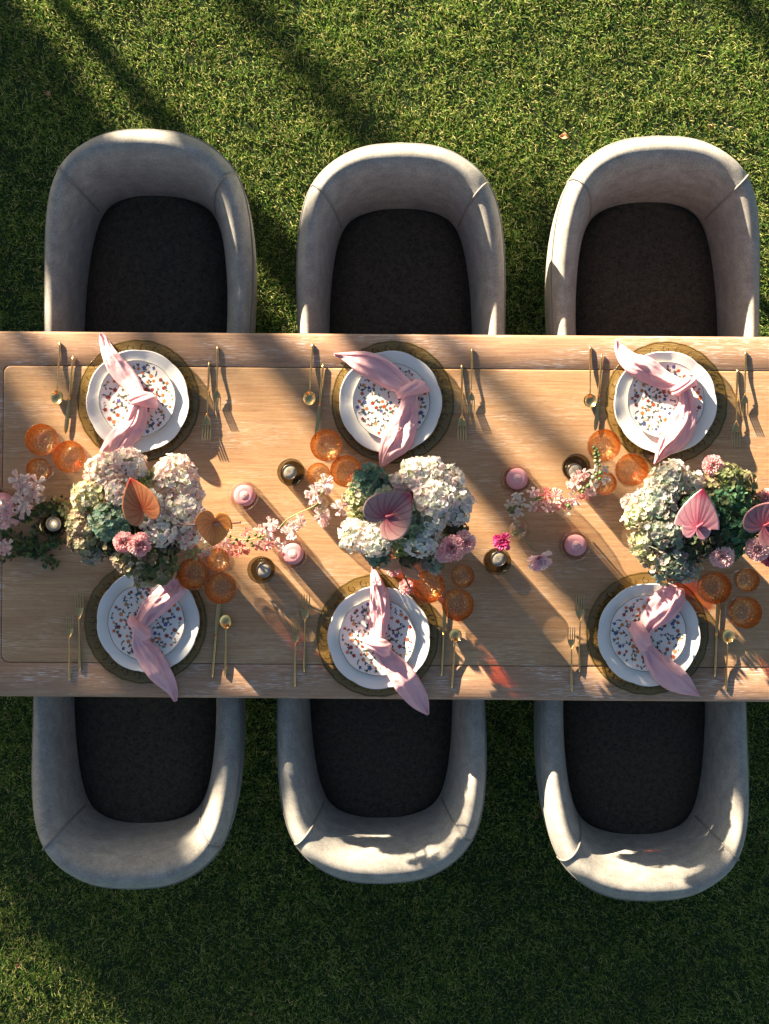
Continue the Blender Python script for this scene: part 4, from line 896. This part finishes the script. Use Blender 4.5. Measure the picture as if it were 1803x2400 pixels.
spray('snapdragon_stem', 'pale snapdragon tip with green buds over the lower left goblets', 'flower', [(*q4(480, 690), .05), (*q4(350, 720), .08), (*q4(230, 790), .12), (*q4(110, 830), .14)],
      [(*q4(310, 640), .10, 12, WSN), (*q4(300, 820), .10, 12, SWEET), (*q4(355, 780), .11, 9, WSN), (*q4(470, 740), .07, 9, SNAP)], [(*q4(x, y), .135, s, PGB) for (x, y, s) in ((90, 840, 7), (110, 790, 6), (150, 770, 6), (165, 820, 6), (230, 770, 6), (200, 880, 6), (130, 860, 5))], WSN, 480)
spray('snapdragon_stem', 'curved snapdragon stem reaching left from its bud vase with green tip', 'flower', [(1322, 1190, .03), (1324, 1186, .085), (*q5(900, 800), .10), (*q5(700, 790), .095), (*q5(560, 790), .09), (*q5(440, 820), .085), (*q5(300, 910), .08)],
      [(*q5(370, 735), .10, 12, WSN), (*q5(575, 700), .11, 12, LIL), (*q5(720, 720), .11, 14, CORAL), (*q5(850, 740), .12, 16, SNAP), (*q5(900, 830), .11, 15, SNAP), (*q5(745, 865), .10, 13, LIL), (*q5(630, 870), .09, 12, SNAP), (*q5(560, 860), .09, 11, WSN), (*q5(420, 830), .09, 12, WSN), (*q5(390, 930), .085, 12, WSN), (*q5(280, 840), .085, 10, WSN), (*q5(340, 970), .08, 9, WSN)],
      [(*q5(x, y), .09, 5, GB) for (x, y) in ((290, 880), (320, 910), (300, 940), (340, 880), (270, 910), (450, 780), (640, 750), (680, 800), (600, 770), (840, 870), (860, 890), (330, 940), (410, 870), (690, 770))], SNAP, 500)
spray('snapdragon_stem', 'curved snapdragon stem reaching up right with a dark green bud tip', 'flower', [(1324, 1190, .03), (1326, 1186, .085), (*q5(1010, 770), .10), (*q5(1090, 690), .11), (*q5(1200, 620), .125), (*q5(1320, 520), .14), (*q5(1370, 380), .15), (*q5(1345, 230), .155), (*q5(1310, 140), .155)],
      [(*q5(1075, 790), .11, 14, LIL), (*q5(1080, 560), .13, 15, SNAP), (*q5(1130, 510), .135, 14, SNAP), (*q5(1200, 470), .14, 14, LIL), (*q5(1050, 640), .12, 10, SNAP), (*q5(1190, 750), .12, 12, CORAL), (*q5(1260, 700), .125, 14, LIL), (*q5(1310, 600), .14, 12, WSN), (*q5(1330, 410), .15, 10, WSN), (*q5(1440, 420), .15, 10, WSN), (*q5(1450, 540), .14, 11, WSN)],
      [(*q5(x, y), .158, s, c) for (x, y, s, c) in ((1310, 150, 5, GB), (1330, 190, 5, GB), (1350, 170, 4, GB), (1320, 230, 6, GB), (1365, 215, 5, GB), (1335, 270, 6, GB), (1375, 250, 5, GB), (1330, 315, 6, PGB), (1385, 315, 6, PGB), (1350, 350, 5, GB), (1380, 370, 5, GB), (1390, 460, 6, GB), (1340, 480, 6, GB), (1300, 510, 6, WB), (1380, 530, 6, GB), (1240, 620, 6, GB), (1190, 650, 5, GB), (1170, 690, 5, GB), (1000, 860, 6, GB), (1020, 890, 5, GB))], SNAP, 540)
HOT = [(.74, .07, .30), (.78, .14, .38), (.70, .20, .46)]; PLIL = [(.94, .70, .74), (.95, .82, .80), (.90, .60, .70)]
for nm, pts, ctr, rp, pal, cn, lab, tl in (('r', [(1216, 1240, .03), (1215, 1243, .09), (1200, 1255, .10)], (1181, 1266, .10), 24, HOT, (.45, .03, .2), 'hot pink ranunculus leaning left out of its bud vase', (-.5, -.3)),
                                       ('s', [(1216, 1240, .03), (1213, 1236, .09), (1225, 1262, .105), (1245, 1280, .105), (1256, 1292, .10)], (1264, 1308, .095), 31, PLIL, (.6, .3, .5), 'pale lilac pink ranunculus on a green stem below its bud vase', (.3, -.8))):
    root = spray('ranunculus', lab, 'flower', pts, [], [], pal, 600); rnd = random.Random(9); b = MB(); c = P(ctr[0], ctr[1], TZ + ctr[2]) - root.location
    ruffle(b, c - Vector((0, 0, .012)), Vector((tl[0], tl[1], 1)), M_(rp), pal, rnd, rings=((.25, 5, 1.35), (.4, 6, 1.15), (.6, 7, .95), (.8, 8, .7), (1.0, 8, .4)), centre=cn); b.build('blossom', 'petal', root, smooth=False)
spray('blossom_spray', 'pale pink blossoms over the bud vase at the left, near the small goblet', 'flower', [(84, 1162, .03), (82, 1160, .085), (60, 1140, .11), (48, 1130, .12)],
      [(*q6(270, 960), .13, 19), (*q6(300, 1060), .13, 17), (*q6(500, 1010), .12, 19), (*q6(440, 1090), .12, 16), (*q6(250, 1190), .12, 14), (*q6(420, 1200), .11, 17), (*q6(300, 1330), .11, 21), (*q6(370, 1290), .11, 18), (*q6(440, 1160), .12, 14)], [(*q6(310, 1170), .135, 3.5, (.20, .10, .06)), (*q6(465, 1230), .13, 3.5, (.20, .10, .06)), (*q6(450, 1090), .14, 3, (.3, .14, .06))], SWEET, 640)
spray('blossom_spray', 'lilac pink blossoms cut by the left edge above the greenery', 'flower', [(60, 1200, .03), (40, 1205, .07), (20, 1215, .09)],
      [(*q6(120, 1300), .10, 15), (*q6(60, 1360), .10, 18), (*q6(140, 1470), .09, 18), (*q6(40, 1500), .09, 18), (*q6(90, 1850), .05, 13), (*q6(80, 1920), .05, 12), (*q6(10, 1890), .05, 11)], [(*q6(200, 1370), .11, 4, (.06, .05, .03))], LIL, 670)
# trailing greenery at the left
gr = thing('trailing_greenery', P(60, 1260, TZ), 'trailing dark green fern-like foliage around the left votive', 'foliage')
rnd = random.Random(77); b = MB(); lf = MB()
for (pts) in ([(0, 1232, .03), (40, 1262, .03), (85, 1275, .03), (140, 1272, .02)], [(0, 1250, .02), (50, 1285, .015), (90, 1290, .012), (128, 1325, .01)], [(30, 1215, .04), (70, 1210, .04), (100, 1190, .04), (140, 1175, .05)], [(0, 1310, .02), (35, 1290, .025), (75, 1262, .035), (90, 1230, .03)], [(20, 1270, .02), (70, 1298, .012), (110, 1280, .01), (140, 1262, .01)], [(40, 1220, .04), (80, 1200, .045), (120, 1195, .05), (150, 1185, .05)]):
    pp = [P(x, y, TZ + z) - gr.location for (x, y, z) in pts]; sm = [Vector(x) for x in cr([tuple(x) for x in pp], 30)]; b.tube(sm, .0011, 5)
    for i in range(1, 30):
        for k in range(5):
            p = sm[i] + Vector((rnd.gauss(0, .006), rnd.gauss(0, .006), rnd.gauss(0, .004))); a = Vector((rnd.gauss(0, 1), rnd.gauss(0, 1), rnd.gauss(0, .6))).normalized(); c = a.cross(Vector((rnd.gauss(0, .4), rnd.gauss(0, .4), 1))).normalized(); L = rnd.uniform(.008, .02); W = L * .28
            p.z = max(p.z, .006)
            lf.add([p, p + a * L * .5 + c * W, p + a * L, p + a * L * .5 - c * W], [(0, 1, 2, 3)], tuple(t * rnd.uniform(.6, 1.3) for t in rnd.choice([(.07, .12, .04), (.12, .15, .05), (.05, .08, .04), (.2, .2, .08)])))
b.build('stems', 'stem', gr); o = lf.build('leaves', 'leafy', gr, smooth=False); o['kind'] = 'stuff'
cl = MB()
for (x, y) in ((138, 1175), (152, 1178), (158, 1205), (148, 1195), (155, 1190)):
    for k in range(14):
        p = P(x + rnd.gauss(0, 6), y + rnd.gauss(0, 5), TZ + .055 + rnd.uniform(0, .012)) - gr.location; floret(cl, p, Vector((rnd.gauss(0, .4), rnd.gauss(0, .4), 1)), .009, rnd.choice(PAL['lime']), rnd)
o = cl.build('seed_heads', 'petal', gr, smooth=False); o['kind'] = 'stuff'

# ------------------------------------------------------------------ litter on the grass
for (x, y, s, lab) in ((1323, 321, .013, 'curled dry brown leaf on the grass left of the upper right chair'), (1664, 297, .006, 'tiny dry leaf on the grass above the upper right chair'), (45, 2262, .009, 'pale dry leaf on the lit grass at lower left'), (112, 222, .010, 'thin dry leaf on the shaded grass at upper left'), (588, 2377, .005, 'pale crumb of leaf on the grass at the bottom edge'), (1258, 1914, .007, 'small pale leaf on the dark grass left of the lower right chair')):
    p = P(x, y, .035); rnd = random.Random(int(x)); b = MB(); rows = []
    for i in range(7):
        f = i / 6; w = s * .8 * math.sin(math.pi * min(.98, f + .04)) ; rows.append([(s * 1.2 * (f * 2 - 1), w * (g / 4 * 2 - 1) * (1 + .2 * rnd.uniform(-1, 1)), .010 * (g / 4 * 2 - 1) ** 2 + .006 * math.sin(f * 5)) for g in range(5)])
    b.grid(rows); o = b.build('fallen_leaf', 'deadleaf'); o.location = p; o.rotation_euler = (rnd.uniform(-.3, .3), rnd.uniform(-.3, .3), rnd.uniform(0, 6)); solid(o, .0006); tag(o, lab, 'leaf', 'dry leaves on the lawn')
